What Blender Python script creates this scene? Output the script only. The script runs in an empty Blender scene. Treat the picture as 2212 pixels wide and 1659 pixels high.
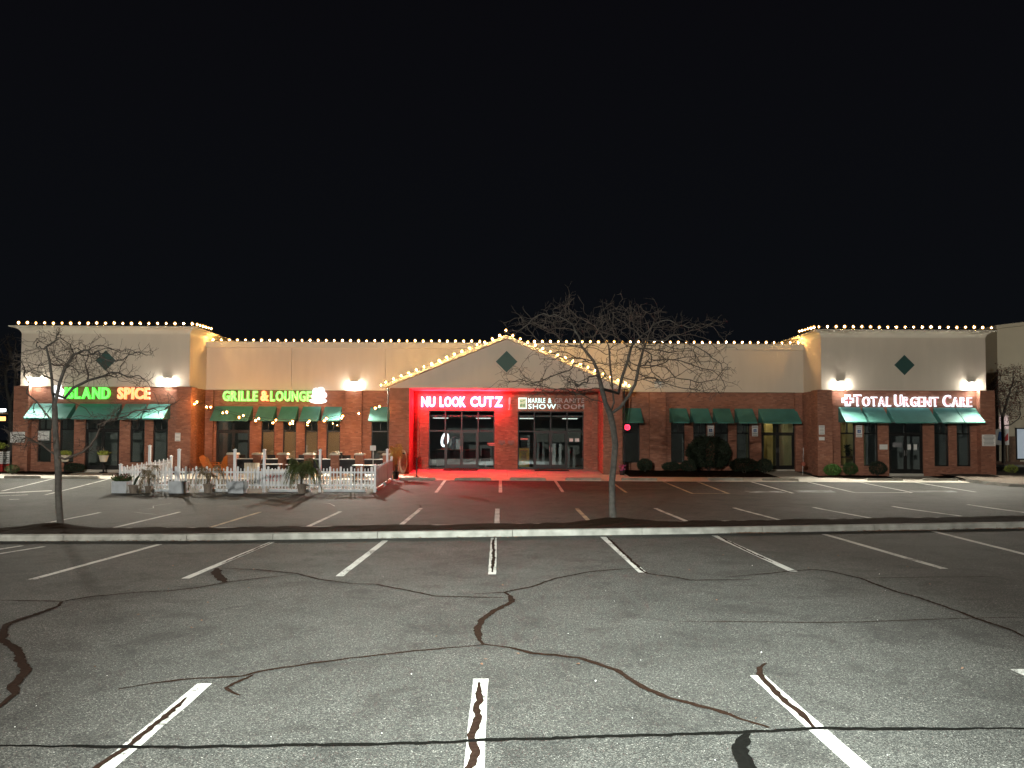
import bpy, math, random
import numpy as np
from mathutils import Vector, Matrix, Euler

R = math.radians
scene = bpy.context.scene
COL = scene.collection

# ------------------------------------------------------------------ camera
F, CX, CY, W, H = 1650.0, 1075.0, 892.4, 2212.0, 1659.0
CAM = Vector((0.0, 0.0, 2.42))
cam_d = bpy.data.cameras.new("camera")
cam_d.sensor_width = 36.0
cam_d.lens = 36.0 * F / W
cam_d.shift_x = (W / 2 - CX) / W
cam_d.shift_y = (CY - H / 2) / W
cam_d.clip_start = 0.1
cam_d.clip_end = 3000.0
cam_o = bpy.data.objects.new("camera", cam_d)
COL.objects.link(cam_o)
ROT = Matrix.Rotation(R(92.0), 3, 'X') @ Matrix.Rotation(0.0048, 3, 'Z')
cam_o.matrix_world = Matrix.Translation(CAM) @ ROT.to_4x4()
scene.camera = cam_o

# ------------------------------------------------------------------ night sky
world = bpy.data.worlds.new("World")
scene.world = world
world.use_nodes = True
wn = world.node_tree
bg = wn.nodes["Background"]
# moonless, lightly clouded night: a faint blue-grey sky, a little lighter low down than overhead
sky_co = wn.nodes.new("ShaderNodeTexCoord")
sky_sep = wn.nodes.new("ShaderNodeSeparateXYZ")
sky_ramp = wn.nodes.new("ShaderNodeValToRGB")
wn.links.new(sky_co.outputs["Generated"], sky_sep.inputs[0])
wn.links.new(sky_sep.outputs["Z"], sky_ramp.inputs["Fac"])
sky_ramp.color_ramp.elements[0].position = 0.0
sky_ramp.color_ramp.elements[0].color = (.0036, .0044, .0058, 1)
sky_ramp.color_ramp.elements[1].position = 0.6
sky_ramp.color_ramp.elements[1].color = (.0028, .0027, .0038, 1)
wn.links.new(sky_ramp.outputs["Color"], bg.inputs[0])
bg.inputs[1].default_value = 1.0

# ------------------------------------------------------------------ exposure and sampling
vs = scene.view_settings
scene.display_settings.display_device = 'sRGB'
vs.view_transform = 'Standard'
vs.look = 'None'
vs.exposure = 0.0
vs.gamma = 1.0
vs.use_curve_mapping = False
cy = scene.cycles
cy.max_bounces = 6
cy.diffuse_bounces = 3
cy.glossy_bounces = 3
cy.transmission_bounces = 4
cy.transparent_max_bounces = 12
cy.sample_clamp_indirect = 4.0
cy.caustics_reflective = False
cy.caustics_refractive = False
cy.use_denoising = True
try:
    cy.denoiser = 'OPENIMAGEDENOISE'
    cy.denoising_input_passes = 'RGB_ALBEDO_NORMAL'
except Exception:
    pass

rnd = random.Random(7)

# ------------------------------------------------------------------ terrain and pixel rays
GY = [(-80, 0.0), (26, 0.0), (33, 0.14), (38.5, 0.37), (41.5, 0.545), (44, 0.70), (50, 0.74), (400, 0.9)]
TY = [(-80, .013), (22, .013), (26, .0105), (33, .003), (38.5, 0.0), (400, 0.0)]
def lerp_tab(tab, y):
    if y <= tab[0][0]: return tab[0][1]
    for (a, va), (b, vb) in zip(tab, tab[1:]):
        if y <= b: return va + (vb - va) * (y - a) / (b - a)
    return tab[-1][1]
def G(x, y):
    return lerp_tab(GY, y) + lerp_tab(TY, y) * max(-40.0, min(40.0, x))
def ray(px, py):
    return (ROT @ Vector(((px - CX) / F, (CY - py) / F, -1.0)))
def at(px, py, Y):
    d = ray(px, py)
    t = (Y - CAM.y) / d.y
    return CAM + d * t
def gpt(px, py, dz=0.0):
    d = ray(px, py)
    lo, hi = 0.5, 400.0
    f = lambda t: CAM.z + d.z * t - G(CAM.x + d.x * t, CAM.y + d.y * t)
    t = lo
    while t < hi and f(t) > 0: t *= 1.05
    lo, hi = t / 1.05, t
    for _ in range(30):
        m = (lo + hi) / 2
        if f(m) > 0: lo = m
        else: hi = m
    p = CAM + d * hi
    return Vector((p.x, p.y, G(p.x, p.y) + dz))

# ------------------------------------------------------------------ mesh helpers
ORIGIN = {}
class M:
    def __init__(s): s.v = []; s.f = []
    def add(s, vs_, fs):
        o = len(s.v); s.v.extend([tuple(v) for v in vs_]); s.f.extend([tuple(i + o for i in f) for f in fs]); return s
    def box(s, x0, x1, y0, y1, z0, z1):
        return s.add([(x0,y0,z0),(x1,y0,z0),(x1,y1,z0),(x0,y1,z0),(x0,y0,z1),(x1,y0,z1),(x1,y1,z1),(x0,y1,z1)],
                     [(0,3,2,1),(4,5,6,7),(0,1,5,4),(1,2,6,5),(2,3,7,6),(3,0,4,7)])
    def obox(s, c, ax, hx, hy, hz):
        """box centred on c, turned by the 3x3 matrix ax, half sizes"""
        c = Vector(c); vs_ = []
        for sz in (-1, 1):
            for sx, sy in ((-1,-1),(1,-1),(1,1),(-1,1)):
                vs_.append(c + ax @ Vector((sx*hx, sy*hy, sz*hz)))
        return s.add(vs_, [(0,3,2,1),(4,5,6,7),(0,1,5,4),(1,2,6,5),(2,3,7,6),(3,0,4,7)])
    def prism(s, poly, axis, a, b):
        """2D polygon extruded along axis 'x','y' or 'z' from a to b"""
        n = len(poly)
        def mk(p, t):
            if axis == 'y': return (p[0], t, p[1])
            if axis == 'x': return (t, p[0], p[1])
            return (p[0], p[1], t)
        vs_ = [mk(p, a) for p in poly] + [mk(p, b) for p in poly]
        fs = [tuple(range(n)), tuple(range(2*n-1, n-1, -1))]
        for i in range(n):
            j = (i + 1) % n
            fs.append((i, i + n, j + n, j))
        return s.add(vs_, fs)
    def lathe(s, prof, c=(0,0,0), n=16, sx=1.0, sy=1.0):
        vs_, fs = [], []
        for r, z in prof:
            for k in range(n):
                a = 2*math.pi*k/n
                vs_.append((c[0] + r*sx*math.cos(a), c[1] + r*sy*math.sin(a), c[2] + z))
        for i in range(len(prof)-1):
            for k in range(n):
                k2 = (k+1) % n
                fs.append((i*n+k, i*n+k2, (i+1)*n+k2, (i+1)*n+k))
        fs.append(tuple(range(n-1, -1, -1)))
        fs.append(tuple((len(prof)-1)*n + k for k in range(n)))
        return s.add(vs_, fs)
    def tube(s, pts, rad, n=6):
        pts = [Vector(p) for p in pts]
        if not isinstance(rad, (list, tuple)): rad = [rad]*len(pts)
        vs_, fs = [], []
        up = Vector((0.13, 0.21, 1.0)).normalized()
        for i, p in enumerate(pts):
            d = (pts[min(i+1, len(pts)-1)] - pts[max(i-1, 0)])
            if d.length < 1e-9: d = Vector((0,0,1))
            d.normalize()
            a = d.cross(up)
            if a.length < 1e-3: a = d.cross(Vector((1,0,0)))
            a.normalize(); b = d.cross(a)
            for k in range(n):
                t = 2*math.pi*k/n
                vs_.append(p + (a*math.cos(t) + b*math.sin(t))*rad[i])
        for i in range(len(pts)-1):
            for k in range(n):
                k2 = (k+1) % n
                fs.append((i*n+k, i*n+k2, (i+1)*n+k2, (i+1)*n+k))
        fs.append(tuple(range(n))); fs.append(tuple((len(pts)-1)*n + k for k in range(n-1, -1, -1)))
        return s.add(vs_, fs)
    def ball(s, c, r, n=10, m=7, sz=1.0):
        prof = [(max(1e-3, r*math.sin(math.pi*i/m)), -r*sz*math.cos(math.pi*i/m)) for i in range(m+1)]
        return s.lathe(prof, c, n)
    def mesh(s, name, mat, off=(0,0,0), smooth=False):
        me = bpy.data.meshes.new(name)
        o = off
        me.from_pydata([(v[0]-o[0], v[1]-o[1], v[2]-o[2]) for v in s.v], [], s.f)
        if mat is not None:
            me.materials.append(mat)
        if smooth:
            me.polygons.foreach_set("use_smooth", [True]*len(me.polygons))
        me.update()
        return me
    def build(s, name, mat, parent=None, smooth=False, kind=None, label=None):
        off = ORIGIN.get(parent.name, (0,0,0)) if parent is not None else (0,0,0)
        o = bpy.data.objects.new(name, s.mesh(name, mat, off, smooth))
        COL.objects.link(o)
        if parent is not None:
            o.parent = parent
            ORIGIN[o.name] = off
        if kind: o["kind"] = kind
        if label: o["label"] = label
        return o

def tag(o, label, cat, group=None):
    o["label"] = label; o["category"] = cat
    if group: o["group"] = group
    return o
def thing(name, label, cat, loc=(0,0,0), group=None):
    o = bpy.data.objects.new(name, None)
    o.empty_display_size = 0.2
    COL.objects.link(o)
    o.location = loc
    ORIGIN[o.name] = tuple(loc)
    return tag(o, label, cat, group)
def inst(name, mesh, parent, loc, rotz=0.0, scale=None):
    """another object that shares a mesh; loc is a world position"""
    o = bpy.data.objects.new(name, mesh)
    COL.objects.link(o)
    off = ORIGIN.get(parent.name, (0,0,0)) if parent is not None else (0,0,0)
    o.parent = parent
    o.location = (loc[0]-off[0], loc[1]-off[1], loc[2]-off[2])
    o.rotation_euler = (0, 0, rotz)
    if scale: o.scale = scale
    if parent is not None: ORIGIN[o.name] = tuple(loc)
    return o

# ------------------------------------------------------------------ materials
def mat(name, col=(.5,.5,.5), rough=.7, metal=0.0, noise=None, bump=None, emit=None, strength=0.0, spec=0.5):
    m = bpy.data.materials.new(name); m.use_nodes = True
    nt = m.node_tree; b = nt.nodes["Principled BSDF"]
    b.inputs["Base Color"].default_value = (*col, 1)
    b.inputs["Roughness"].default_value = rough
    b.inputs["Metallic"].default_value = metal
    b.inputs["Specular IOR Level"].default_value = spec
    if noise or bump:
        tc = nt.nodes.new("ShaderNodeTexCoord")
    if noise:
        sc, amt = noise
        n = nt.nodes.new("ShaderNodeTexNoise"); n.inputs["Scale"].default_value = sc; n.inputs["Detail"].default_value = 6
        nt.links.new(tc.outputs["Object"], n.inputs["Vector"])
        mr = nt.nodes.new("ShaderNodeMapRange")
        mr.inputs["From Min"].default_value = .3; mr.inputs["From Max"].default_value = .7
        mr.inputs["To Min"].default_value = 1-amt; mr.inputs["To Max"].default_value = 1+amt
        nt.links.new(n.outputs["Fac"], mr.inputs["Value"])
        hs = nt.nodes.new("ShaderNodeHueSaturation"); hs.inputs["Color"].default_value = (*col, 1)
        nt.links.new(mr.outputs["Result"], hs.inputs["Value"])
        nt.links.new(hs.outputs["Color"], b.inputs["Base Color"])
    if bump:
        sc, st = bump
        n2 = nt.nodes.new("ShaderNodeTexNoise"); n2.inputs["Scale"].default_value = sc; n2.inputs["Detail"].default_value = 4
        nt.links.new(tc.outputs["Object"], n2.inputs["Vector"])
        bp = nt.nodes.new("ShaderNodeBump"); bp.inputs["Strength"].default_value = st; bp.inputs["Distance"].default_value = .02
        nt.links.new(n2.outputs["Fac"], bp.inputs["Height"]); nt.links.new(bp.outputs["Normal"], b.inputs["Normal"])
    if emit:
        b.inputs["Emission Color"].default_value = (*emit, 1)
        b.inputs["Emission Strength"].default_value = strength
    return m

def asphalt_mat():
    m = bpy.data.materials.new("asphalt"); m.use_nodes = True
    nt = m.node_tree; N = nt.nodes; L = nt.links; b = N["Principled BSDF"]
    tc = N.new("ShaderNodeTexCoord")
    v = N.new("ShaderNodeTexVoronoi"); v.inputs["Scale"].default_value = 115
    L.new(tc.outputs["Object"], v.inputs["Vector"])
    cr = N.new("ShaderNodeValToRGB")
    e = cr.color_ramp.elements
    e[0].position = 0.0; e[0].color = (.030,.030,.029,1)
    e[1].position = 1.0; e[1].color = (.40,.39,.36,1)
    for p, c in ((.35,(.046,.047,.045)),(.62,(.082,.083,.078)),(.86,(.125,.124,.114)),(.975,(.17,.168,.15))):
        q = e.new(p); q.color = (*c, 1)
    sp = N.new("ShaderNodeSeparateColor"); L.new(v.outputs["Color"], sp.inputs[0])
    L.new(sp.outputs[0], cr.inputs["Fac"])
    n = N.new("ShaderNodeTexNoise"); n.inputs["Scale"].default_value = .55; n.inputs["Detail"].default_value = 5; n.inputs["Roughness"].default_value = .6
    L.new(tc.outputs["Object"], n.inputs["Vector"])
    n3 = N.new("ShaderNodeTexNoise"); n3.inputs["Scale"].default_value = 40; n3.inputs["Detail"].default_value = 6; n3.inputs["Roughness"].default_value = .75
    L.new(tc.outputs["Object"], n3.inputs["Vector"])
    mr = N.new("ShaderNodeMapRange"); mr.inputs["From Min"].default_value=.3; mr.inputs["From Max"].default_value=.7
    mr.inputs["To Min"].default_value=.52; mr.inputs["To Max"].default_value=.80
    L.new(n.outputs["Fac"], mr.inputs["Value"])
    mr3 = N.new("ShaderNodeMapRange"); mr3.inputs["From Min"].default_value=.3; mr3.inputs["From Max"].default_value=.7
    mr3.inputs["To Min"].default_value=.45; mr3.inputs["To Max"].default_value=1.6
    L.new(n3.outputs["Fac"], mr3.inputs["Value"])
    mm = N.new("ShaderNodeMath"); mm.operation='MULTIPLY'; L.new(mr.outputs[0], mm.inputs[0]); L.new(mr3.outputs[0], mm.inputs[1])
    hs = N.new("ShaderNodeHueSaturation"); L.new(cr.outputs["Color"], hs.inputs["Color"]); L.new(mm.outputs[0], hs.inputs["Value"])
    # oil drips and old tyre-worn patches
    st = N.new("ShaderNodeTexNoise"); st.inputs["Scale"].default_value = 1.35; st.inputs["Detail"].default_value = 7; st.inputs["Roughness"].default_value = .7; st.inputs["Distortion"].default_value = .6
    L.new(tc.outputs["Object"], st.inputs["Vector"])
    sr = N.new("ShaderNodeMapRange"); sr.inputs["From Min"].default_value=.50; sr.inputs["From Max"].default_value=.63
    sr.inputs["To Min"].default_value=0.0; sr.inputs["To Max"].default_value=.45
    L.new(st.outputs["Fac"], sr.inputs["Value"])
    sm = N.new("ShaderNodeMixRGB"); sm.inputs[2].default_value=(.013,.0125,.012,1)
    L.new(sr.outputs[0], sm.inputs[0]); L.new(hs.outputs["Color"], sm.inputs[1])
    L.new(sm.outputs[0], b.inputs["Base Color"])
    b.inputs["Roughness"].default_value = .82
    b.inputs["Specular IOR Level"].default_value = .18
    bp = N.new("ShaderNodeBump"); bp.inputs["Strength"].default_value=.55; bp.inputs["Distance"].default_value=.008
    L.new(v.outputs["Distance"], bp.inputs["Height"]); L.new(bp.outputs["Normal"], b.inputs["Normal"])
    return m

def paint_mat(name, col, worn):
    """road paint that has flaked off in specks, showing the asphalt colour through"""
    m = mat(name, col, .85); nt = m.node_tree; N = nt.nodes; L = nt.links; b = N["Principled BSDF"]
    tc = N.new("ShaderNodeTexCoord")
    n = N.new("ShaderNodeTexNoise"); n.inputs["Scale"].default_value = 22; n.inputs["Detail"].default_value = 9; n.inputs["Roughness"].default_value = .8
    n2 = N.new("ShaderNodeTexNoise"); n2.inputs["Scale"].default_value = 1.7; n2.inputs["Detail"].default_value = 3
    L.new(tc.outputs["Object"], n.inputs["Vector"]); L.new(tc.outputs["Object"], n2.inputs["Vector"])
    ad = N.new("ShaderNodeMath"); ad.operation = 'MULTIPLY_ADD'; ad.inputs[1].default_value = .55
    L.new(n2.outputs["Fac"], ad.inputs[0]); L.new(n.outputs["Fac"], ad.inputs[2])
    mr = N.new("ShaderNodeMapRange"); mr.inputs["From Min"].default_value = worn; mr.inputs["From Max"].default_value = worn+.10
    L.new(ad.outputs[0], mr.inputs["Value"])
    mx = N.new("ShaderNodeMixRGB"); mx.inputs[1].default_value = (*col, 1); mx.inputs[2].default_value = (.075,.073,.066,1)
    L.new(mr.outputs[0], mx.inputs[0]); L.new(mx.outputs[0], b.inputs["Base Color"])
    return m

def stucco_mat():
    """smooth render with faint vertical weather streaks and patches"""
    m = mat("stucco", (.61,.53,.435), .9, bump=(60,.12)); nt = m.node_tree; N = nt.nodes; L = nt.links; b = N["Principled BSDF"]
    tc = N.new("ShaderNodeTexCoord"); mp = N.new("ShaderNodeMapping"); mp.inputs["Scale"].default_value = (1.3, 1.0, .25)
    L.new(tc.outputs["Object"], mp.inputs["Vector"])
    n = N.new("ShaderNodeTexNoise"); n.inputs["Scale"].default_value = 1.6; n.inputs["Detail"].default_value = 6
    L.new(mp.outputs[0], n.inputs["Vector"])
    n2 = N.new("ShaderNodeTexNoise"); n2.inputs["Scale"].default_value = .35; n2.inputs["Detail"].default_value = 4
    L.new(tc.outputs["Object"], n2.inputs["Vector"])
    ad = N.new("ShaderNodeMath"); L.new(n.outputs["Fac"], ad.inputs[0]); L.new(n2.outputs["Fac"], ad.inputs[1])
    mr = N.new("ShaderNodeMapRange"); mr.inputs["From Min"].default_value = .75; mr.inputs["From Max"].default_value = 1.25
    mr.inputs["To Min"].default_value = .945; mr.inputs["To Max"].default_value = 1.04
    L.new(ad.outputs[0], mr.inputs["Value"])
    hs = N.new("ShaderNodeHueSaturation"); hs.inputs["Color"].default_value = (.61,.53,.435,1)
    L.new(mr.outputs[0], hs.inputs["Value"]); L.new(hs.outputs["Color"], b.inputs["Base Color"])
    return m

def brick_mat():
    m = bpy.data.materials.new("brick"); m.use_nodes = True
    nt = m.node_tree; N = nt.nodes; L = nt.links; b = N["Principled BSDF"]
    ge = N.new("ShaderNodeNewGeometry"); oi = N.new("ShaderNodeObjectInfo")
    ad = N.new("ShaderNodeMath"); ad.operation='ADD'; L.new(ge.outputs["Random Per Island"], ad.inputs[0]); L.new(oi.outputs["Random"], ad.inputs[1])
    fr = N.new("ShaderNodeMath"); fr.operation='FRACT'; L.new(ad.outputs[0], fr.inputs[0])
    cr = N.new("ShaderNodeValToRGB"); e = cr.color_ramp.elements
    e[0].position=0; e[0].color=(.22,.092,.060,1)
    e[1].position=1; e[1].color=(.37,.175,.117,1)
    for p,c in ((.3,(.275,.112,.070)),(.7,(.31,.130,.082)),(.9,(.335,.150,.098))):
        q=e.new(p); q.color=(*c,1)
    L.new(fr.outputs[0], cr.inputs["Fac"])
    tc = N.new("ShaderNodeTexCoord")
    n = N.new("ShaderNodeTexNoise"); n.inputs["Scale"].default_value=.8; n.inputs["Detail"].default_value=6
    L.new(ge.outputs["Position"], n.inputs["Vector"])
    mr = N.new("ShaderNodeMapRange"); mr.inputs["From Min"].default_value=.3; mr.inputs["From Max"].default_value=.7
    mr.inputs["To Min"].default_value=.78; mr.inputs["To Max"].default_value=1.18
    L.new(n.outputs["Fac"], mr.inputs["Value"])
    hs = N.new("ShaderNodeHueSaturation"); L.new(cr.outputs["Color"], hs.inputs["Color"]); L.new(mr.outputs[0], hs.inputs["Value"])
    L.new(hs.outputs["Color"], b.inputs["Base Color"]); b.inputs["Roughness"].default_value=.85
    return m

def glass_mat(tint=(.85,.88,.88)):
    m = bpy.data.materials.new("window_glass"); m.use_nodes = True
    nt = m.node_tree; N = nt.nodes; L = nt.links
    N.remove(N["Principled BSDF"])
    out = N["Material Output"]
    tr = N.new("ShaderNodeBsdfTransparent"); tr.inputs[0].default_value=(*tint,1)
    gl = N.new("ShaderNodeBsdfGlossy"); gl.inputs["Roughness"].default_value=.015; gl.inputs["Color"].default_value=(.9,.95,.95,1)
    lw = N.new("ShaderNodeLayerWeight"); lw.inputs["Blend"].default_value=.5
    pw = N.new("ShaderNodeMath"); pw.operation='POWER'; pw.inputs[1].default_value=4.0; L.new(lw.outputs["Facing"], pw.inputs[0])
    fr = N.new("ShaderNodeMath"); fr.operation='MULTIPLY_ADD'; fr.inputs[1].default_value=.7; fr.inputs[2].default_value=.12; L.new(pw.outputs[0], fr.inputs[0])
    mx = N.new("ShaderNodeMixShader")
    L.new(fr.outputs[0], mx.inputs[0]); L.new(tr.outputs[0], mx.inputs[1]); L.new(gl.outputs[0], mx.inputs[2])
    L.new(mx.outputs[0], out.inputs["Surface"])
    return m

def bulb_glass(name, col, strength):
    """tinted bulb glass: lets the filament through and glows a little itself"""
    m = bpy.data.materials.new(name); m.use_nodes = True
    nt = m.node_tree; N = nt.nodes; L = nt.links; N.remove(N["Principled BSDF"])
    tr = N.new("ShaderNodeBsdfTransparent"); tr.inputs[0].default_value = (.98,.90,.74,1)
    em = N.new("ShaderNodeEmission"); em.inputs[0].default_value = (*col,1); em.inputs[1].default_value = strength
    mx = N.new("ShaderNodeMixShader"); mx.inputs[0].default_value = .5
    L.new(tr.outputs[0], mx.inputs[1]); L.new(em.outputs[0], mx.inputs[2]); L.new(mx.outputs[0], N["Material Output"].inputs["Surface"])
    return m

def bark_mat(name, col):
    return mat(name, col, .9, noise=(9, .45), bump=(25, .6))

MAT = dict(
    asphalt=asphalt_mat(), brick=brick_mat(), glass=glass_mat(), dark_glass=glass_mat((.42,.45,.45)),
    mortar=mat("mortar", (.30,.235,.185), .9, noise=(3,.2)),
    brick_core=mat("brick_core", (.26,.125,.085), .9, noise=(3,.2)),
    stucco=stucco_mat(),
    cornice=mat("cornice_plaster", (.62,.56,.46), .85, noise=(1.2,.05)),
    diamond=mat("green_panel", (.026,.075,.066), .6),
    frame=mat("bronze_frame", (.014,.014,.014), .45, metal=.3),
    awning=mat("awning_fabric", (.058,.205,.175), .75, noise=(2.5,.12), bump=(40,.1)),
    concrete=mat("concrete", (.50,.46,.40), .9, noise=(1.4,.14), bump=(70,.2)),
    stopconc=mat("wheel_stop_concrete", (.30,.28,.235), .9, noise=(4,.25), bump=(40,.3)),
    whitestop=mat("white_painted_concrete", (.50,.54,.58), .8, noise=(5,.15)),
    kerb=mat("kerb_concrete", (.25,.25,.228), .9, noise=(3.1,.34), bump=(60,.25)),
    paint=paint_mat("white_road_paint", (.46,.455,.43), .80),
    ypaint=paint_mat("yellowed_road_paint", (.36,.295,.18), .77),
    fpaint=paint_mat("faded_blue_paint", (.30,.34,.37), .68),
    tar=mat("crack_sealant", (.005,.005,.0045), 1.0, noise=(30,.3), spec=.02),
    oldtar=mat("weathered_crack", (.019,.011,.008), 1.0, noise=(30,.35), spec=.02),
    mulch=mat("mulch", (.016,.0095,.006), 1.0, noise=(18,.55), bump=(22,1.0), spec=.03),
    litter=mat("leaf_litter", (.14,.075,.045), .95, noise=(9,.5)),
    vinyl=mat("white_vinyl", (.70,.73,.77), .45, noise=(3,.04)),
    whitebox=mat("white_planter_paint", (.42,.455,.49), .6, noise=(4,.12)),
    bulb=mat("warm_filament", (1,1,1), .4, emit=(1.0,.60,.21), strength=1500),
    patio_bulb=mat("amber_filament", (1,1,1), .4, emit=(1.0,.42,.10), strength=1650),
    bulbglass=bulb_glass("golden_bulb_glass", (1.0,.52,.13), 2.4), patioglass=bulb_glass("amber_bulb_glass", (1.0,.40,.08), 2.4),
    wire=mat("black_cable", (.012,.012,.012), .6),
    blackmetal=mat("black_metal", (.012,.012,.013), .5, metal=.4),
    greymetal=mat("grey_metal", (.28,.28,.28), .45, metal=.6),
    white=mat("white_enamel", (.72,.72,.70), .5),
    paper=mat("white_notice", (.70,.70,.68), .7),
    ink=mat("grey_ink", (.16,.16,.17), .8),
    redink=mat("red_ink", (.50,.05,.05), .8),
    greenink=mat("green_ink", (.06,.32,.10), .8),
    blueink=mat("blue_ink", (.02,.09,.28), .7),
    orange=mat("orange_plastic", (.40,.12,.015), .55),
    terracotta=mat("grey_brown_pot", (.20,.165,.135), .8, noise=(6,.2)),
    cream=mat("cream_pot", (.60,.54,.43), .7, noise=(5,.1)),
    cap=mat("limestone_cap", (.60,.55,.45), .85, noise=(4,.12)),
    table=mat("pale_tabletop", (.62,.62,.60), .5),
    wood=mat("brown_wood", (.14,.08,.045), .6, noise=(6,.25)),
    dark=mat("dark_fabric", (.018,.017,.018), .8),
    bark=bark_mat("grey_bark", (.058,.054,.048)),
    twig=mat("twig_bark", (.062,.050,.041), .9, noise=(9,.3)),
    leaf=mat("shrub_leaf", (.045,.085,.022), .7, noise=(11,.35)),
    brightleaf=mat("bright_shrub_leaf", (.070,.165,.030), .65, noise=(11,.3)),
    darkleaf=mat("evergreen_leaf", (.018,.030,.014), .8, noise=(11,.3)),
    limeleaf=mat("lime_leaf", (.26,.30,.05), .6, noise=(11,.25)),
    paletwig=mat("pale_twig", (.11,.095,.08), .9),
    palm=mat("palm_leaf", (.075,.10,.030), .6, noise=(9,.35)),
    drypalm=mat("dry_palm_leaf", (.19,.15,.085), .7, noise=(9,.35)),
    redleaf=mat("russet_leaf", (.17,.06,.045), .7, noise=(7,.3)),
    yellowleaf=mat("golden_leaf", (.42,.24,.05), .6, noise=(7,.3)),
    blind=mat("brown_blind", (.58,.43,.27), .8),
    roomdark=mat("dark_room_wall", (.27,.27,.245), .9),
    roomgrey=mat("grey_room_wall", (.30,.31,.30), .9, noise=(1,.1)),
    roomolive=mat("olive_room_wall", (.42,.40,.24), .9, noise=(1,.08)),
    roomgold=mat("golden_room_wall", (.62,.46,.17), .9),
    roomfloor=mat("room_floor", (.22,.20,.17), .6, noise=(3,.1)),
    ceilpanel=mat("ceiling_light_panel", (1,1,1), .5, emit=(1,.90,.62), strength=5.0),
    fillpanel=mat("added_fill_panel", (1,1,1), .5, emit=(.9,1.0,.88), strength=6.0),  # added glow that lifts the dark rooms, in place of reflections in the panes
    cooldim=mat("dim_ceiling_light_panel", (1,1,1), .5, emit=(.90,.97,.85), strength=2.0),
    red=mat("red_paint", (.42,.03,.025), .5),
    tan=mat("tan_render", (.50,.45,.34), .9, noise=(.7,.06)),
    roof=mat("roof_membrane", (.05,.05,.05), .9),
    lens=mat("lamp_lens", (1,1,1), .4, emit=(1.0,.96,.86), strength=130),
    rubber=mat("rubber_mat", (.010,.010,.010), .9),
    pink=mat("pink_foil", (.50,.12,.28), .5),
    stone=mat("stone_slab", (.36,.39,.38), .35, noise=(2.2,.3)),
)

# ------------------------------------------------------------------ glyphs: one mesh per character, made in one go
GLYPH = {}
def make_glyphs(specs):
    tmp = []
    for ch, off in specs:
        cu = bpy.data.curves.new("glyph", 'FONT'); cu.body = ch; cu.size = 1.0; cu.offset = off; cu.extrude = 0.1; cu.resolution_u = 3
        o = bpy.data.objects.new("glyph", cu); COL.objects.link(o); tmp.append((ch, off, o, cu))
    bpy.context.view_layer.update()
    dg = bpy.context.evaluated_depsgraph_get()
    for ch, off, o, cu in tmp:
        me = bpy.data.meshes.new_from_object(o.evaluated_get(dg))
        v = np.array([tuple(p.co) for p in me.vertices]); f = [tuple(p.vertices) for p in me.polygons]
        GLYPH[(ch, off)] = (v, f)
        bpy.data.objects.remove(o); bpy.data.meshes.remove(me); bpy.data.curves.remove(cu)
WORDS = [("ISLANDSPICEGRLOU&", .036), ("NULOKCTZ", .034), ("MARBLE&GNITSHOW", .016), ("TOALURGENC", -.006), ("TOALURGENC", .014),
         ("ISLANDPCE7YRV4XH", .012)]
make_glyphs(sorted({(c, off) for w, off in WORDS for c in w}))
def lay_word(text, off, x0, x1, z0, z1, small=None, gap=.10):
    """(char, x0, x1, z0, z1) boxes for a word fitted to a width; small = height of letters after the first"""
    hs = [1.0 if (small is None or i == 0) else small for i in range(len(text))]
    ws = []
    for c, h in zip(text, hs):
        if c == ' ': ws.append(.28*h); continue
        v = GLYPH[(c, off)][0]; ws.append((v[:,0].max()-v[:,0].min())*h)
    tot = sum(ws) + gap*(len(text)-1)
    k = (x1-x0)/tot; x = x0; out = []
    for c, h, w in zip(text, hs, ws):
        if c != ' ': out.append((c, x, x+w*k, z0, z0+(z1-z0)*h))
        x += (w+gap)*k
    return out
def glyph_m(c, off, x0, x1, z0, z1, yf, yb):
    """extruded letter filling a box, front face at yf"""
    v, f = GLYPH[(c, off)]
    a = v.min(0); b = v.max(0); s = (b-a)
    m = M()
    u = (v-a)/np.where(s < 1e-6, 1, s)
    m.add([(x0+(x1-x0)*p[0], yb+(yf-yb)*p[2], z0+(z1-z0)*p[1]) for p in u], f)
    return m
def glow(name, col, strength):
    return mat(name, (.6,.6,.6), .5, emit=col, strength=strength)

# ------------------------------------------------------------------ ground
def build_ground():
    xs = sorted(set([-300,-150,-80] + [-60+2*i for i in range(61)] + [80,150,300]))
    ys = sorted(set([-80,-40,-20] + [-10+.5*i for i in range(141)] + [65,80,120,200,400]))
    m = M()
    v = [(x, y, G(x, y)) for y in ys for x in xs]; n = len(xs)
    f = [(j*n+i, j*n+i+1, (j+1)*n+i+1, (j+1)*n+i) for j in range(len(ys)-1) for i in range(n-1)]
    m.add(v, f)
    return m.build("parking_lot", MAT["asphalt"], kind="structure")
build_ground()

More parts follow.
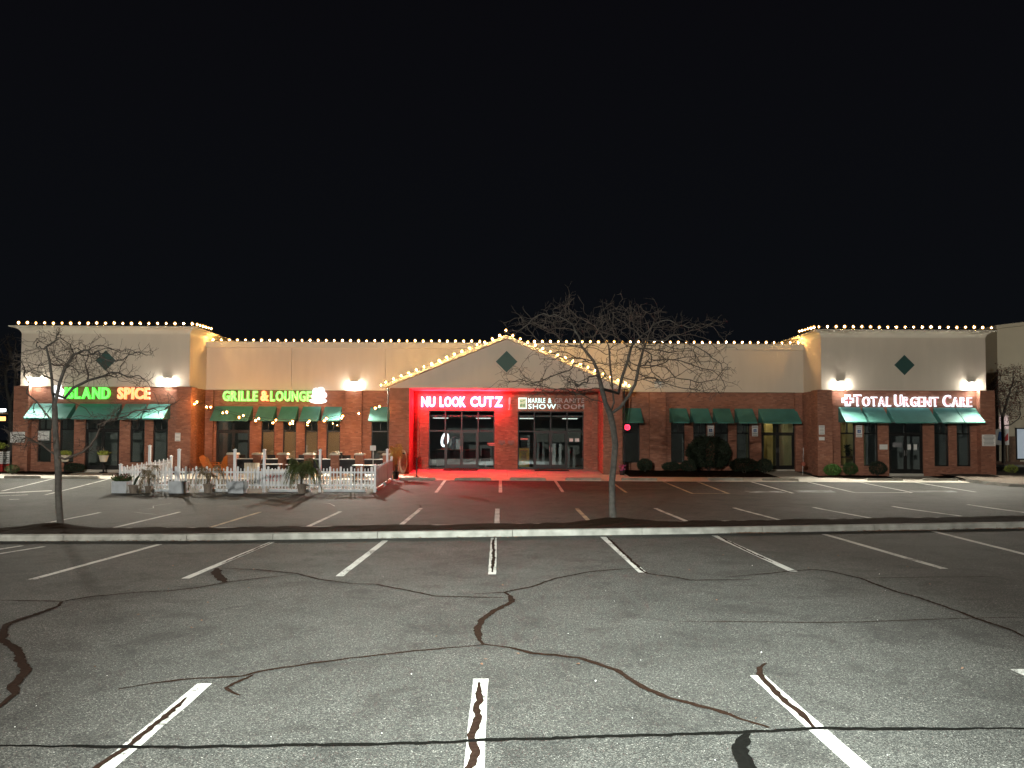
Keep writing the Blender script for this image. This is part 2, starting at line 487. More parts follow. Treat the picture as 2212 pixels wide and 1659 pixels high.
def resample(pts, step):
    out = [pts[0]]
    for a, b in zip(pts, pts[1:]):
        L = (b-a).length; k = max(1, int(L/step))
        for i in range(1, k+1): out.append(a.lerp(b, i/k))
    return out
def ribbon(pts, width, dz, name, material, jag=0.0, step=.25, taper=False, seed=0, z_of=G):
    """a flat strip lying on the ground along a polyline; jag roughens its edges"""
    r = random.Random(seed)
    P = resample([Vector((p.x, p.y, 0)) for p in pts], step)
    m = M(); vs_ = []; nn = len(P); wob = 0.0
    for i, p in enumerate(P):
        d = P[min(i+1, nn-1)] - P[max(i-1, 0)]; d.normalize()
        nrm = Vector((-d.y, d.x, 0))
        w = width/2
        if taper: w *= max(.5, min(1, 8*i/nn, 8*(nn-1-i)/nn))
        wob = wob*.7 + r.uniform(-1, 1)*jag*.22
        a = p + nrm*(wob + w*(1+jag*r.uniform(-7, 7))); b = p + nrm*(wob - w*(1+jag*r.uniform(-7, 7)))
        vs_ += [(a.x, a.y, z_of(a.x, a.y)+dz), (b.x, b.y, z_of(b.x, b.y)+dz)]
    m.add(vs_, [(2*i, 2*i+1, 2*i+3, 2*i+2) for i in range(nn-1)])
    return m.build(name, material, kind="structure")

# painted stall lines: (near x, near y, far x, far y, width, paint)
LINES = [
    (150,1725,443,1477,.15,'w'), (1017,1740,1039,1467,.15,'w'), (1940,1731,1636,1460,.15,'w'), (2350,1512,2196,1446,.15,'w'),
    (68,1252,345,1176,.145,'w'), (400,1250,588,1171,.145,'w'), (733,1245,832,1168,.145,'w'), (1063,1241,1067,1162,.145,'w'),
    (1388,1237,1303,1160,.145,'w'), (1715,1235,1543,1157,.145,'w'), (2040,1229,1780,1154,.145,'w'), (2300,1219,2016,1148,.145,'w'),
    (-60,1206,95,1181,.13,'w'), (-60,1196,48,1179,.13,'w'),
    (38,1142,216,1107,.14,'w'), (246,1140,388,1106,.14,'w'), (452,1140,562,1106,.14,'y'), (662,1139,735,1105,.14,'w'),
    (865,1135,909,1098,.14,'w'), (1073.6,1130,1074.3,1099,.15,'w'), (1273,1126,1246,1098.5,.14,'y'), (1483,1126,1415.6,1098,.14,'w'),
    (1683,1123,1585.6,1097,.14,'w'), (1885,1120,1757,1096,.14,'w'), (2076,1115,1927.5,1094,.14,'w'), (2290,1117,2090,1090,.14,'w'),
    (4,1061,120,1033,.13,'w'), (98,1069,249,1031,.13,'w'), (-60,1068,112,1060,.32,'w'), (-40,1073,60,1069,.12,'w'),
    (683,1053,724,1033,.13,'w'), (322,1046,358,1033,.13,'w'),
    (941.8,1064,962,1037,.14,'w'), (1081,1064,1081,1037,.15,'w'), (1216,1063,1198.4,1037,.14,'w'), (1353,1064,1316,1038,.12,'y'),
    (1497,1066.5,1430,1039,.13,'y'), (1575,1066.5,1505,1040,.13,'y'), (1495,1066,1576,1066.3,.12,'y'),
    (1713,1065.5,1620,1040,.13,'w'), (1845.6,1064,1740,1040,.14,'w'), (1971,1064,1850,1040,.13,'w'), (1846,1064.3,1970,1064.3,.12,'w'),
    (2108,1063,1967,1040,.14,'w'), (2170,1049.5,2092,1040,.12,'w'), (20,1079,42,1078.5,.12,'w'),
]
for a,b,c,d,w,k in LINES:
    ribbon([gpt(a,b), gpt(c,d)], w, .004, "parking_line", MAT['paint' if k=='w' else 'ypaint'], jag=.008, step=.3, seed=int(a+b))
# faded accessible-bay paint
for x0,x1,y0,y1 in ((1724,1808,1059.5,1064),(1976,2070,1060,1063.5),(1620,1700,1061,1065)):
    m = M(); q = [gpt(x0,y1), gpt(x1,y1), gpt(x1-14,y0), gpt(x0-12,y0)]
    m.add([(p.x,p.y,p.z+.006) for p in q], [(0,1,2,3)])
    m.build("faded_bay_marking", MAT["fpaint"], kind="structure")

CRACKS = [
    ([(-60,1614),(120,1614),(280,1617),(430,1617),(600,1612),(900,1608),(1060,1600),(1300,1594),(1600,1584),(1750,1578),(2000,1577),(2290,1574)], .055,'tar'),
    ([(255,1490),(330,1477),(400,1468),(520,1462),(560,1452),(700,1430),(850,1412),(960,1402),(1045,1394)], .042,'oldtar'),
    ([(548,1459),(512,1474),(488,1487),(500,1496),(518,1504)], .045,'oldtar'),
    ([(1046,1393),(1033,1378),(1031,1358),(1045,1338),(1068,1320),(1106,1301),(1101,1288),(1090,1280)], .09,'oldtar'),
    ([(1045,1393),(1100,1400),(1150,1412),(1250,1422),(1330,1448),(1400,1490),(1450,1510),(1550,1536),(1600,1555),(1662,1573)], .068,'oldtar'),
    ([(1025,1284),(1092,1280),(1150,1268),(1200,1250),(1280,1235),(1340,1230),(1384,1228)], .05,'oldtar'),
    ([(762,1262),(813,1263),(874,1275),(938,1288),(986,1290),(1087,1292)], .05,'oldtar'),
    ([(477,1228),(555,1231),(643,1240),(690,1252),(762,1262)], .05,'oldtar'),
    ([(470,1228),(466,1240),(487,1258)], .16,'oldtar'),
    ([(-40,1296),(70,1299),(135,1300),(203,1289),(288,1281),(366,1277),(423,1270.6),(487,1258.6),(643,1240)], .045,'oldtar'),
    ([(132,1301),(128,1309),(68,1331),(14,1348),(3,1382),(34,1402),(42,1426),(57,1451),(27,1484),(34,1500),(-10,1535)], .10,'oldtar'),
    ([(1380,1230),(1400,1240),(1463,1248),(1490,1254),(1622,1252.7)], .05,'oldtar'),
    ([(1566,1248),(1652,1240),(1710,1234),(1754,1231),(1788,1234),(1859,1250),(1883,1260),(1937,1279),(1981,1290.6),(2031,1307.5),(2106,1336),(2157,1353),(2191,1365),(2250,1396)], .05,'oldtar'),
    ([(1859,1250),(2011,1247.6),(2160,1246.6)], .03,'oldtar'),
    ([(1470,1344),(1666,1344),(1751,1346.5),(1903,1343),(2106,1336),(2260,1335)], .026,'oldtar'),
    ([(1614,1586),(1604,1602),(1598,1622),(1604,1639),(1614,1662),(1622,1700)], .11,'tar'),
    ([(1654,1434),(1642,1444),(1640,1457),(1666,1487),(1700,1517.5),(1734,1548),(1761,1576)], .065,'oldtar'),
    ([(1036.5,1475),(1035,1504),(1030,1531),(1031,1555),(1021,1582),(1020,1602),(1028,1626),(1014,1662),(1020,1700)], .066,'oldtar'),
    ([(402,1508),(338.5,1565),(287.7,1605.5),(254,1626),(205,1663),(160,1700)], .055,'oldtar'),
    ([(1067,1162),(1065.5,1182),(1067,1200),(1064,1220),(1063,1237)], .065,'oldtar'),
    ([(1311,1160),(1338,1186),(1360,1208),(1392,1236)], .065,'oldtar'),
    ([(1552,1158),(1580,1173),(1630,1198),(1668,1214)], .055,'oldtar'),
    ([(585,1172),(540,1192),(480,1218)], .05,'oldtar'),
    ([(300,1101),(330,1098),(332,1093),(372,1087)], .03,'paint'), ([(284,1106),(340,1112)], .03,'paint'),
    ([(697,1087),(712,1088),(724,1094)], .05,'paint'), ([(909,1097),(906,1091),(896,1090)], .05,'oldtar'),
    ([(1352,1058.5),(1420,1058.5),(1470,1059)], .09,'oldtar'),
]
for i,(pts,w,k) in enumerate(CRACKS):
    ribbon([gpt(*p) for p in pts], w, .008 if k!='tar' else .011, "pavement_crack", MAT[k], jag=.045 if w < .062 else .040, step=.06, taper=True, seed=100+i)

# ------------------------------------------------------------------ island with kerb, mulch
KN = [(-400,1178),(0,1169),(380,1168.5),(749,1164),(1130,1158.5),(1497,1153.5),(1850,1147),(2212,1141),(2600,1134)]
def line_at(tab, x): return lerp_tab(tab, x)
kg = [gpt(x, line_at(KN, x)) for x in range(-400, 2601, 20)]
kdir = (kg[-1]-kg[0]); kdir.z = 0; kdir.normalize()
knorm = Vector((-kdir.y, kdir.x, 0))
def kerb_strip(parent, pts, near, name="kerb_stone"):
    m = M(); rows = []
    prof = [(0.0,-.10),(0.0,.10),(.018,.145),(.05,.155),(.16,.155),(.16,-.10)] if near>0 else [(0.0,-.1),(0.0,.035),(.018,.06),(.05,.07),(.16,.07),(.16,-.1)]
    for p in pts:
        for o, z in prof:
            q = p + knorm*(o*near); rows.append((q.x, q.y, G(p.x,p.y)+z))
    n = len(prof)
    fs = []
    for i in range(len(pts)-1):
        for k in range(n-1):
            fs.append((i*n+k, i*n+k+1, (i+1)*n+k+1, (i+1)*n+k))
    fs.append(tuple(range(n))); fs.append(tuple((len(pts)-1)*n+k for k in range(n-1,-1,-1)))
    m.add(rows, fs)
    return m.build(name, MAT["kerb"], parent)
kerb = thing("kerb", "", "", (0,0,0)); del kerb["label"]; del kerb["category"]; kerb["kind"] = "structure"
CUT = [-400,-130,136,403,589,815,1107,1387,1647,1889,2153,2600]
for a, b in zip(CUT, CUT[1:]):
    n = max(2, int((b-a)/30)+1)
    pts = [gpt(a+(b-a)*i/(n-1), line_at(KN, a+(b-a)*i/(n-1))) for i in range(n)]
    d = (pts[-1]-pts[0]).normalized()
    pts[0] = pts[0] + d*.006; pts[-1] = pts[-1] - d*.006
    kerb_strip(kerb, pts, 1)
IW = 2.35
far = [p + knorm*IW for p in kg]
for i in range(0, len(far)-1, 10):
    seg = far[i:i+11]
    if len(seg) > 1:
        d = (seg[-1]-seg[0]).normalized()
        kerb_strip(kerb, [seg[0]+d*.006]+seg[1:-1]+[seg[-1]-d*.006], -1)
TREE_L = gpt(131,1133+14); TREE_C = gpt(1324,1120+15)
def smooth_noise(x, y):
    return (math.sin(x*2.1+y*1.3)+math.sin(x*4.7-y*3.9+1.3)*.6+math.sin(x*9.3+y*8.1)*.35)/2
def mound(x, y):
    z = .075 + .022*smooth_noise(x, y)
    for t in (TREE_L, TREE_C):
        z += .19*math.exp(-((x-t.x)**2/(.95**2)+(y-t.y)**2/(.6**2)))
    return z
m = M(); rows = []; KK = 12; fine = resample(kg, .16)
for p in fine:
    for k in range(KK+1):
        u = k/KK; q = p + knorm*(.162+(IW-.324)*u)
        e = min(1, 5*u, 5*(1-u))
        z = G(q.x,q.y) + .125-.07*u + (mound(q.x,q.y)-.06+.06*u)*e + rnd.uniform(-.016,.016)*e
        rows.append((q.x,q.y,z))
m.add(rows, [(i*(KK+1)+k, i*(KK+1)+k+1, (i+1)*(KK+1)+k+1, (i+1)*(KK+1)+k) for i in range(len(fine)-1) for k in range(KK)])
m.build("mulch_bed", MAT["mulch"], kind="structure")
# dead leaves and chips that washed into the gutter
def litter(name, spots, material, seed, size=(.015,.045)):
    r = random.Random(seed); m = M()
    for p, n, sx, sy in spots:
        for _ in range(n):
            x = p.x+r.gauss(0,sx); y = p.y+r.gauss(0,sy); s = r.uniform(*size); a = r.uniform(0,6.28)
            z = G(x,y)+.012+r.uniform(0,.02)
            c, d = math.cos(a)*s, math.sin(a)*s
            m.add([(x-c,y-d,z),(x+d*.5,y-c*.5,z+r.uniform(0,.02)),(x+c,y+d,z+.006),(x-d*.5,y+c*.5,z+r.uniform(0,.02))], [(0,1,2),(0,2,3)])
    return m.build(name, material, kind="stuff")
litter("leaf_litter", [(gpt(1640,1153),200,.45,.06),(gpt(1930,1148.5),240,.6,.05),(gpt(2170,1144),200,.7,.05),(gpt(250,1170),120,1.2,.05),(gpt(1000,1163),80,1.5,.05),(gpt(420,1170),60,.5,.05)], MAT["litter"], 5)

rs_=random.Random(41); m=M()
for k in range(40):     # pale grit, butts and scraps lying about the lot
    p=gpt(rs_.uniform(-60,2270),1175+480*rs_.random()**1.3); s=rs_.uniform(.003,.008)*(1.8 if k<12 else 1); a=rs_.uniform(0,6.28); c,d=math.cos(a)*s,math.sin(a)*s
    m.add([(p.x-c,p.y-d,p.z+.002),(p.x+d*.7,p.y-c*.7,p.z+.003),(p.x+c,p.y+d,p.z+.002),(p.x-d*.7,p.y+c*.7,p.z+.003),(p.x,p.y,p.z+.002+s)],[(0,1,4),(1,2,4),(2,3,4),(3,0,4)])
m.build("grit",MAT["white"],kind="stuff")
litter("leaf_litter",[(gpt(1700,1230),14,2.5,1.5),(gpt(700,1300),12,3,2),(gpt(1500,1450),8,2,1.2),(gpt(400,1250),10,2,1.5)],MAT["litter"],15,(.012,.03))

# ------------------------------------------------------------------ front walk: slabs one by one
def slab_mesh(x0,x1,ya,yb,th=.12,lift=.012):
    m = M(); g=.006
    x0+=g; x1-=g; ya+=g; yb-=g
    t=[(x0,ya),(x1,ya),(x1,yb),(x0,yb)]
    m.add([(x,y,G(x,y)+lift-th) for x,y in t]+[(x,y,G(x,y)+lift) for x,y in t], [(0,3,2,1),(4,5,6,7),(0,1,5,4),(1,2,6,5),(2,3,7,6),(3,0,4,7)])
    return m
walk = thing("sidewalk","","",(0,0,0)); del walk["label"]; del walk["category"]; walk["kind"]="structure"
def slabs(x0,x1,ys,step):
    n=max(1,round((x1-x0)/step)); 
    for i in range(n):
        for ya,yb in zip(ys,ys[1:]):
            slab_mesh(x0+(x1-x0)*i/n, x0+(x1-x0)*(i+1)/n, ya, yb).build("slab", MAT["concrete"], walk)
slabs(-40,28.2,[38.5,40.5],1.52)
slabs(-16.5,-5.9,[40.5,41.5,43.99],1.52)
slabs(-5.9,7.0,[40.5,41.5,43.99],1.6)
slabs(15.0,17.0,[40.5,41.5,43.99],1.0)
slabs(21.1,23.4,[40.5,41.49],1.15)
slabs(-22.7,-20.4,[40.5,41.49],1.15)
def bed(x0,x1,ya,yb,lift=.05):
    m=M(); nx=int((x1-x0)/.15)+2; ny=int((yb-ya)/.15)+2; rows=[]
    for j in range(ny):
        for i in range(nx):
            x=x0+(x1-x0)*i/(nx-1); y=ya+(yb-ya)*j/(ny-1)
            e=min(1,4*i/(nx-1),4*(nx-1-i)/(nx-1),4*j/(ny-1),4*(ny-1-j)/(ny-1))
            rows.append((x,y,G(x,y)+.014+e*(lift+.02*smooth_noise(x*1.7,y*1.7)+rnd.uniform(-.015,.015))))
    m.add(rows,[(j*nx+i,j*nx+i+1,(j+1)*nx+i+1,(j+1)*nx+i) for j in range(ny-1) for i in range(nx-1)])
    return m.build("mulch_bed", MAT["mulch"], kind="structure")
bed(7.02,14.98,40.51,43.99); bed(17.02,21.08,40.51,41.58); bed(23.42,27.3,40.51,41.58); bed(-26.8,-22.72,40.51,41.58); bed(-20.38,-16.52,40.51,41.58)
# planted island at the right end with its rounded kerb
EK=[(2088,1041),(2110,1044),(2140,1047),(2180,1051),(2220,1053),(2300,1055),(2420,1057)]
ek=[gpt(*p) for p in EK]
m=M(); rows=[]; prof=[(0,-.08),(0,.11),(.03,.14),(.15,.14),(.15,-.08)]
ekr=resample(ek,.5)
for p in ekr:
    for o,z in prof: rows.append((p.x,p.y+o,G(p.x,p.y)+z))
n=len(prof)
for i in range(len(ekr)-1):
    for k in range(n-1): m.f.append((i*n+k,i*n+k+1,(i+1)*n+k+1,(i+1)*n+k))
m.v=rows
m.build("kerb_stone",MAT["kerb"],kerb)
m=M(); rows=[]
for p in ekr:
    for k in range(13):
        u=k/12; y=p.y+.155+(46.5-p.y)*u
        e=min(1,5*u,5*(1-u)); rows.append((p.x,y,G(p.x,y)+.13*(1-u)+.02+e*(.04*smooth_noise(p.x,y)+.05)))
m.v=rows; m.f=[(i*13+k,i*13+k+1,(i+1)*13+k+1,(i+1)*13+k) for i in range(len(ekr)-1) for k in range(12)]
m.build("mulch_bed",mat("pale_mulch",(.10,.075,.055),.95,noise=(12,.45),bump=(20,.9)),kind="structure")

# ------------------------------------------------------------------ car park lamp standing behind the photographer
def lot_lamp(x, y, h, aim, watts, label, cone=172, blend=.35):
    z=G(x,y); t=thing("lamp_post", label, "lamp post", (x,y,z))
    M().lathe([(.30,0),(.30,.55),(.26,.60)],(x,y,z),14).build("concrete_base",MAT["concrete"],t,smooth=False)
    M().tube([(x,y,z+.6),(x,y,z+h)],[.09,.06],10).build("pole",MAT["blackmetal"],t,smooth=True)
    d=Vector((aim[0]-x,aim[1]-y,0)).normalized()
    hx=Vector((x,y,z+h))+d*.75
    M().tube([(x,y,z+h-.05),tuple(hx)],.035,8).build("arm",MAT["blackmetal"],t)
    ax=Matrix(((d.x,-d.y,0),(d.y,d.x,0),(0,0,1)))
    M().obox(hx+Vector((0,0,.02)),ax,.34,.19,.07).build("lamp_head",MAT["blackmetal"],t)
    M().obox(hx+Vector((0,0,-.056)),ax,.27,.14,.006).build("lamp_lens",MAT["lens"],t)
    ld=bpy.data.lights.new("lot_light",'SPOT'); ld.energy=watts; ld.color=(1.0,.96,.85) if cone>60 else (.90,1.0,.92); ld.spot_size=R(cone); ld.spot_blend=blend; ld.shadow_soft_size=.22
    lo=bpy.data.objects.new("lot_light",ld); COL.objects.link(lo)
    lo.location=hx+Vector((0,0,-.14)); tgt=Vector(aim); lo.rotation_euler=(tgt-lo.location).to_track_quat('-Z','Y').to_euler()
    lo.parent=t; lo.matrix_parent_inverse=Matrix.Translation(-Vector((x,y,z)))
    return t
lot_lamp(1.5,-8.5,9.6,(.8,7.6,0),152000,"shorter car park lamp post right behind the photographer",38,1.0)
lot_lamp(-9.8,-11.0,9.6,(0,30,3),60000,"tall car park lamp post further behind the photographer, to the left",172,.35)
lot_lamp(47.0,46.0,9.0,(50,62,4),2700,"added car park lamp post beyond the right edge, brightening the tall tan building",150,.5)  # added unseen lamp that brightens the neighbour wall

# ------------------------------------------------------------------ the long brick and stucco building
BLD = thing("shopping_strip", "long one-storey brick and stucco shop building with two towers and a central gable", "building", (.4, 44, .7))
BW, BH, JT = .203, .0645, .0105
brickwork = M()
def bricks(o, u, n, width, z0, z1, holes=(), proud=.006, single=None, depth=.03):
    """courses of separate bricks on a face: o = corner (x,y), u = direction along the face, n = outward normal"""
    ux, uy = u; nx, ny = n
    c = 0; z = z0
    while z + BH <= z1 + .001:
        s = -(BW+JT)/2 if c % 2 else 0.0
        cuts = sorted([(a-.004, b+.004) for a, b, za, zb in holes if za < z+BH*.6 and zb > z+BH*.4])
        while s < width:
            iv = [(max(s, .003), min(s+BW, width-.003))]
            for a, b in cuts:
                nv = []
                for p, q in iv:
                    if b <= p or a >= q: nv.append((p, q)); continue
                    if a > p: nv.append((p, a))
                    if b < q: nv.append((b, q))
                iv = nv
            for p, q in iv:
                if q-p < .03: continue
                pr = proud + rnd.uniform(-.002, .002)
                vs_ = []
                for t in (-depth, pr):
                    for uu, zz in ((p,z),(q,z),(q,z+BH),(p,z+BH)):
                        vs_.append((o[0]+ux*uu+nx*t, o[1]+uy*uu+ny*t, zz))
                fs = [(4,5,6,7),(0,1,5,4),(1,2,6,5),(2,3,7,6),(3,0,4,7)]
                if single is not None: single.append(M().add(vs_, fs))
                else: brickwork.add(vs_, fs)
            s += BW+JT
        z += BH+JT; c += 1
core = M()
def wall_core(x0, x1, z0, z1, ya, yb, holes=()):
    xs = sorted({x0, x1, *[h[0] for h in holes], *[h[1] for h in holes]}); 
    for a, b in zip(xs, xs[1:]):
        zs = sorted([(h[2], h[3]) for h in holes if h[0] < (a+b)/2 < h[1]])
        z = z0
        for p, q in zs:
            if p > z: core.box(a, b, ya, yb, z, p)
            z = q
        if z < z1: core.box(a, b, ya, yb, z, z1)
def front_wall(x0, x1, z0, z1, Y, holes, thick=.28):
    wall_core(x0, x1, z0, z1, Y, Y+thick, holes)
    bricks((x0, Y), (1,0), (0,-1), x1-x0, z0, z1, [(h[0]-x0, h[1]-x0, h[2], h[3]) for h in holes])
def post(x0, x1, y0, y1, z0, z1, faces="fl"):
    core.box(x0, x1, y0, y1, z0, z1)
    if 'f' in faces: bricks((x0,y0),(1,0),(0,-1),x1-x0,z0,z1)
    if 'r' in faces: bricks((x1,y0),(0,1),(1,0),y1-y0,z0,z1)
    if 'l' in faces: bricks((x0,y1),(0,-1),(-1,0),y1-y0,z0,z1)
ZB = 5.215
X0 = .36
def mir(a, b, c=.72): return (c-b, c-a)
# --- towers
TW = [(18.67,19.47,1.1,3.62),(19.93,20.71,1.1,3.62),(23.78,24.55,1.1,3.62),(25.0,25.75,1.1,3.62)]
TD = (21.3,23.17,.60,3.62)
right_holes = TW + [TD]
left_holes = [(*mir(a,b),c,d) for a,b,c,d in right_holes]
front_wall(18.1, 26.1, .42, ZB, 41.6, right_holes)
front_wall(*mir(18.1,26.1), .42, ZB, 41.6, left_holes)
for a, b, fc in ((17.3,18.1,'flr'),(26.1,26.9,'flr')):
    post(a, b, 41.27, 42.1, .38, ZB, fc)
    c, d = mir(a, b); post(c, d, 41.27, 42.1, .38, ZB, fc)
# tower flanks
core.box(17.55,17.8,42.1,52,.4,ZB); bricks((17.55,44.0),(0,-1),(-1,0),1.9,.5,ZB)
core.box(26.4,26.65,42.1,52,.4,ZB); bricks((26.65,42.1),(0,1),(1,0),9.9,.5,ZB)
core.box(-17.08,-16.83,42.1,52,.4,ZB); bricks((-16.83,42.1),(0,1),(1,0),1.9,.5,ZB)
core.box(-25.93,-25.68,42.1,52,.4,ZB); bricks((-25.93,52),(0,-1),(-1,0),9.9,.5,ZB)
# --- wings
LW = [(-13.6,-12.85,1.15,3.62),(-12.36,-11.6,1.15,3.62),(-11.1,-10.35,1.15,3.62),(-9.85,-9.07,1.15,3.62),(-7.26,-6.25,1.15,3.62)]
LD = (-16.2,-14.27,.70,3.62)
C2 = .92
RW = [(*mir(a,b,C2),c,d) for a,b,c,d in LW]; RD = (*mir(LD[0],LD[1],C2),.70,3.62)
front_wall(-16.8,-5.89,.6,ZB,44,LW+[LD])
front_wall(6.81,17.52,.6,ZB,44,RW+[RD])
def pilaster(x0,x1,y0=43.82): post(x0,x1,y0,43.992,.6,ZB,'flr')
pilaster(-8.75,-7.8); pilaster(C2+7.8,C2+8.75); pilaster(-16.79,-16.35); pilaster(17.1,17.5)
# --- portico: two wing walls and the back wall with two shop fronts
SH1 = (-3.97,-.17,.74,4.1); SH2 = (1.165,4.96,.74,4.08)
front_wall(-4.81,5.74,.6,ZB,44,[SH1,SH2])
core.box(-5.88,-4.82,41.6,43.99,.42,ZB); core.box(5.75,6.80,41.6,43.99,.42,ZB)
single = []
bricks((-5.88,41.6),(1,0),(0,-1),1.06,.44,ZB,single=single)
bricks((5.75,41.6),(1,0),(0,-1),1.05,.44,ZB)
bricks((-4.82,41.6),(0,1),(1,0),2.2,.5,ZB); bricks((5.75,43.8),(0,-1),(-1,0),2.2,.5,ZB)
bricks((6.80,41.6),(0,1),(1,0),2.3,.5,ZB); bricks((-5.88,43.9),(0,-1),(-1,0),2.3,.5,ZB)
post(-4.812,-4.5,43.86,43.992,.6,ZB,'fr'); post(5.43,5.742,43.86,43.992,.6,ZB,'fl')
core.build("brick_wall", MAT["brick_core"], BLD)
# cast course ledges: two thin lines where stucco meets brick
brickwork.build("brickwork", MAT["brick"], BLD, kind="stuff")
for mm in single[:300]: mm.build("brick", MAT["brick"], BLD)
for mm in single[300:]: pass

# --- stucco upper walls
def tower_stucco(x0, x1):
    m = M(); ya, yb, za, zb = 41.53, 52.0, ZB+.004, 8.2
    m.box(x0, x1, ya, ya+.25, za, zb); m.box(x0, x0+.25, ya+.25, yb, za, zb); m.box(x1-.25, x1, ya+.25, yb, za, zb); m.box(x0, x1, yb, yb+.2, za, zb)
    m.build("stucco_wall", MAT["stucco"], BLD)
    M().box(x0+.25,x1-.25,ya+.25,yb,7.9,8.0).build("roof", MAT["roof"], BLD)
    prof = [(0.0,8.09),(.02,8.17),(.07,8.26),(.15,8.335),(.26,8.385),(.40,8.41),(.46,8.415),(.46,8.47),(.43,8.475),(-.2,8.48)]
    cm = M(); n = len(prof)
    for o, z in prof: cm.v += [(x0-o,ya-o,z),(x1+o,ya-o,z),(x1+o,yb+o,z),(x0-o,yb+o,z)]
    for i in range(n-1):
        for k in range(4):
            k2=(k+1)%4; cm.f.append((i*4+k,i*4+k2,(i+1)*4+k2,(i+1)*4+k))
    cm.build("cornice", MAT["cornice"], BLD)
    c=(x0+x1)/2
    # flashing strip where the stucco overhangs the brick
    M().box(x0-.012,x1+.012,ya-.03,ya-.002,ZB+.004,ZB+.05).build("ledge", MAT["cornice"], BLD)
tower_stucco(17.62,26.6); tower_stucco(-26.0,-16.8)
def diamond(x,y,z,r):
    M().prism([(x-r,z),(x,z-r),(x+r,z),(x,z+r)],'y',y-.035,y+.02).build("diamond_panel",MAT["diamond"],BLD)
diamond(-21.38,41.53,6.64,.55); diamond(22.16,41.53,6.60,.55)
m=M()
for a,b in ((-16.8,-11.9),(-11.888,-6.5),(-6.488,0.4),(.412,7.3),(7.312,12.6),(12.612,17.62)):
    m.box(a,b,43.93,44.22,5.225,7.66)
m.build("stucco_wall",MAT["stucco"],BLD)
m=M(); m.box(-16.8,17.62,43.83,44.3,7.664,7.96); m.box(-16.8,17.62,43.79,44.3,7.962,8.0); m.build("cornice",MAT["cornice"],BLD)
M().box(-16.8,17.62,43.905,43.928,5.225,5.27).build("ledge",MAT["cornice"],BLD)
M().box(-16.8,17.55,44.3,58,7.3,7.4).build("roof",MAT["roof"],BLD)
M().box(-26,26.6,58,58.3,.4,7.6).build("back_wall",MAT["brick_core"],BLD)
# gable
M().prism([(-6.08,5.22),(6.93,5.22),(.43,7.96)],'y',41.53,47.5).build("gable",MAT["stucco"],BLD)
M().prism([(-6.2,5.175),(.43,7.925),(.43,8.11),(-6.2,5.36)],'y',41.25,41.528).build("rake_board",MAT["cornice"],BLD)
M().prism([(.43,7.925),(7.06,5.175),(7.06,5.36),(.43,8.11)],'y',41.25,41.528).build("rake_board",MAT["cornice"],BLD)
M().prism([(-6.2,5.27),(.43,8.02),(.43,8.09),(-6.2,5.34)],'y',41.53,47.4).build("gable_roof",MAT["roof"],BLD)
M().prism([(.43,8.02),(7.06,5.27),(7.06,5.34),(.43,8.09)],'y',41.53,47.4).build("gable_roof",MAT["roof"],BLD)
diamond(.476,41.53,6.68,.59)
M().tube([(-5.97,41.56,5.3),(-5.95,41.55,.6)],.035,8).build("downspout",MAT["blackmetal"],BLD)
M().tube([(6.90,41.56,5.2),(6.88,41.55,.6)],.035,8).build("downspout",MAT["blackmetal"],BLD)
# corbel bands on the tower fronts
for a,b in ((18.1,26.1),mir(18.1,26.1)):
    M().box(a+.002,b-.002,41.565,41.59,4.36,4.43).build("band_course",MAT["brick_core"],BLD)

# ------------------------------------------------------------------ windows, doors, shop fronts
FT = .055
def pane(parent, x0, x1, z0, z1, y, g="glass"):
    M().box(x0,x1,y,y+.008,z0,z1).build("pane",MAT[g],parent)
def window(x0,x1,z0,z1,Y,blind=False,g="glass",zt=2.83):
    y=Y+.07; m=M(); f=.05
    m.box(x0+.002,x0+f,y,y+.08,z0,z1-.002); m.box(x1-f,x1-.002,y,y+.08,z0,z1-.002); m.box(x0+f,x1-f,y,y+.08,z0+.002,z0+f); m.box(x0+f,x1-f,y,y+.08,z1-f,z1-.002)
    m.box(x0+f,x1-f,y,y+.08,zt,zt+.07)
    xm=(x0+x1)/2; m.box(xm-.022,xm+.022,y,y+.08,zt+.07,z1-f)
    w=m.build("window",MAT["frame"],BLD)
    M().box(x0-.03,x1+.03,Y-.035,Y-.008,z0-.07,z0-.002).build("sill",MAT["brick_core"],w)
    pane(w,x0+f,x1-f,z0+f,zt,y+.03,g); pane(w,x0+f,xm-.022,zt+.07,z1-f,y+.03,g); pane(w,xm+.022,x1-f,zt+.07,z1-f,y+.03,g)
    if blind:
        bm=M(); z=z0+.06
        while z<zt-.03:
            bm.obox(((x0+x1)/2,Y+.24,z),Matrix.Rotation(R(12),3,'X'),(x1-x0)/2-.03,.004,.024); z+=.045
        bm.build("blind",MAT["blind"],w)
    return w
def leaf(x0,x1,z0,z1,y,hinge,g="glass"):
    m=M(); s=.085
    m.box(x0,x0+s,y,y+.045,z0,z1); m.box(x1-s,x1,y,y+.045,z0,z1); m.box(x0+s,x1-s,y,y+.045,z0,z0+.22); m.box(x0+s,x1-s,y,y+.045,z1-s,z1)
    d=m.build("door",MAT["frame"],BLD)
    pane(d,x0+s,x1-s,z0+.22,z1-s,y+.018,g)
    hx = x1-.055 if hinge=='l' else x0+.055
    M().tube([(hx,y-.002,z0+.95),(hx,y-.05,z0+.98),(hx,y-.05,z0+1.22),(hx,y-.002,z0+1.25)],.012,6).build("handle",MAT["greymetal"],d)
    return d
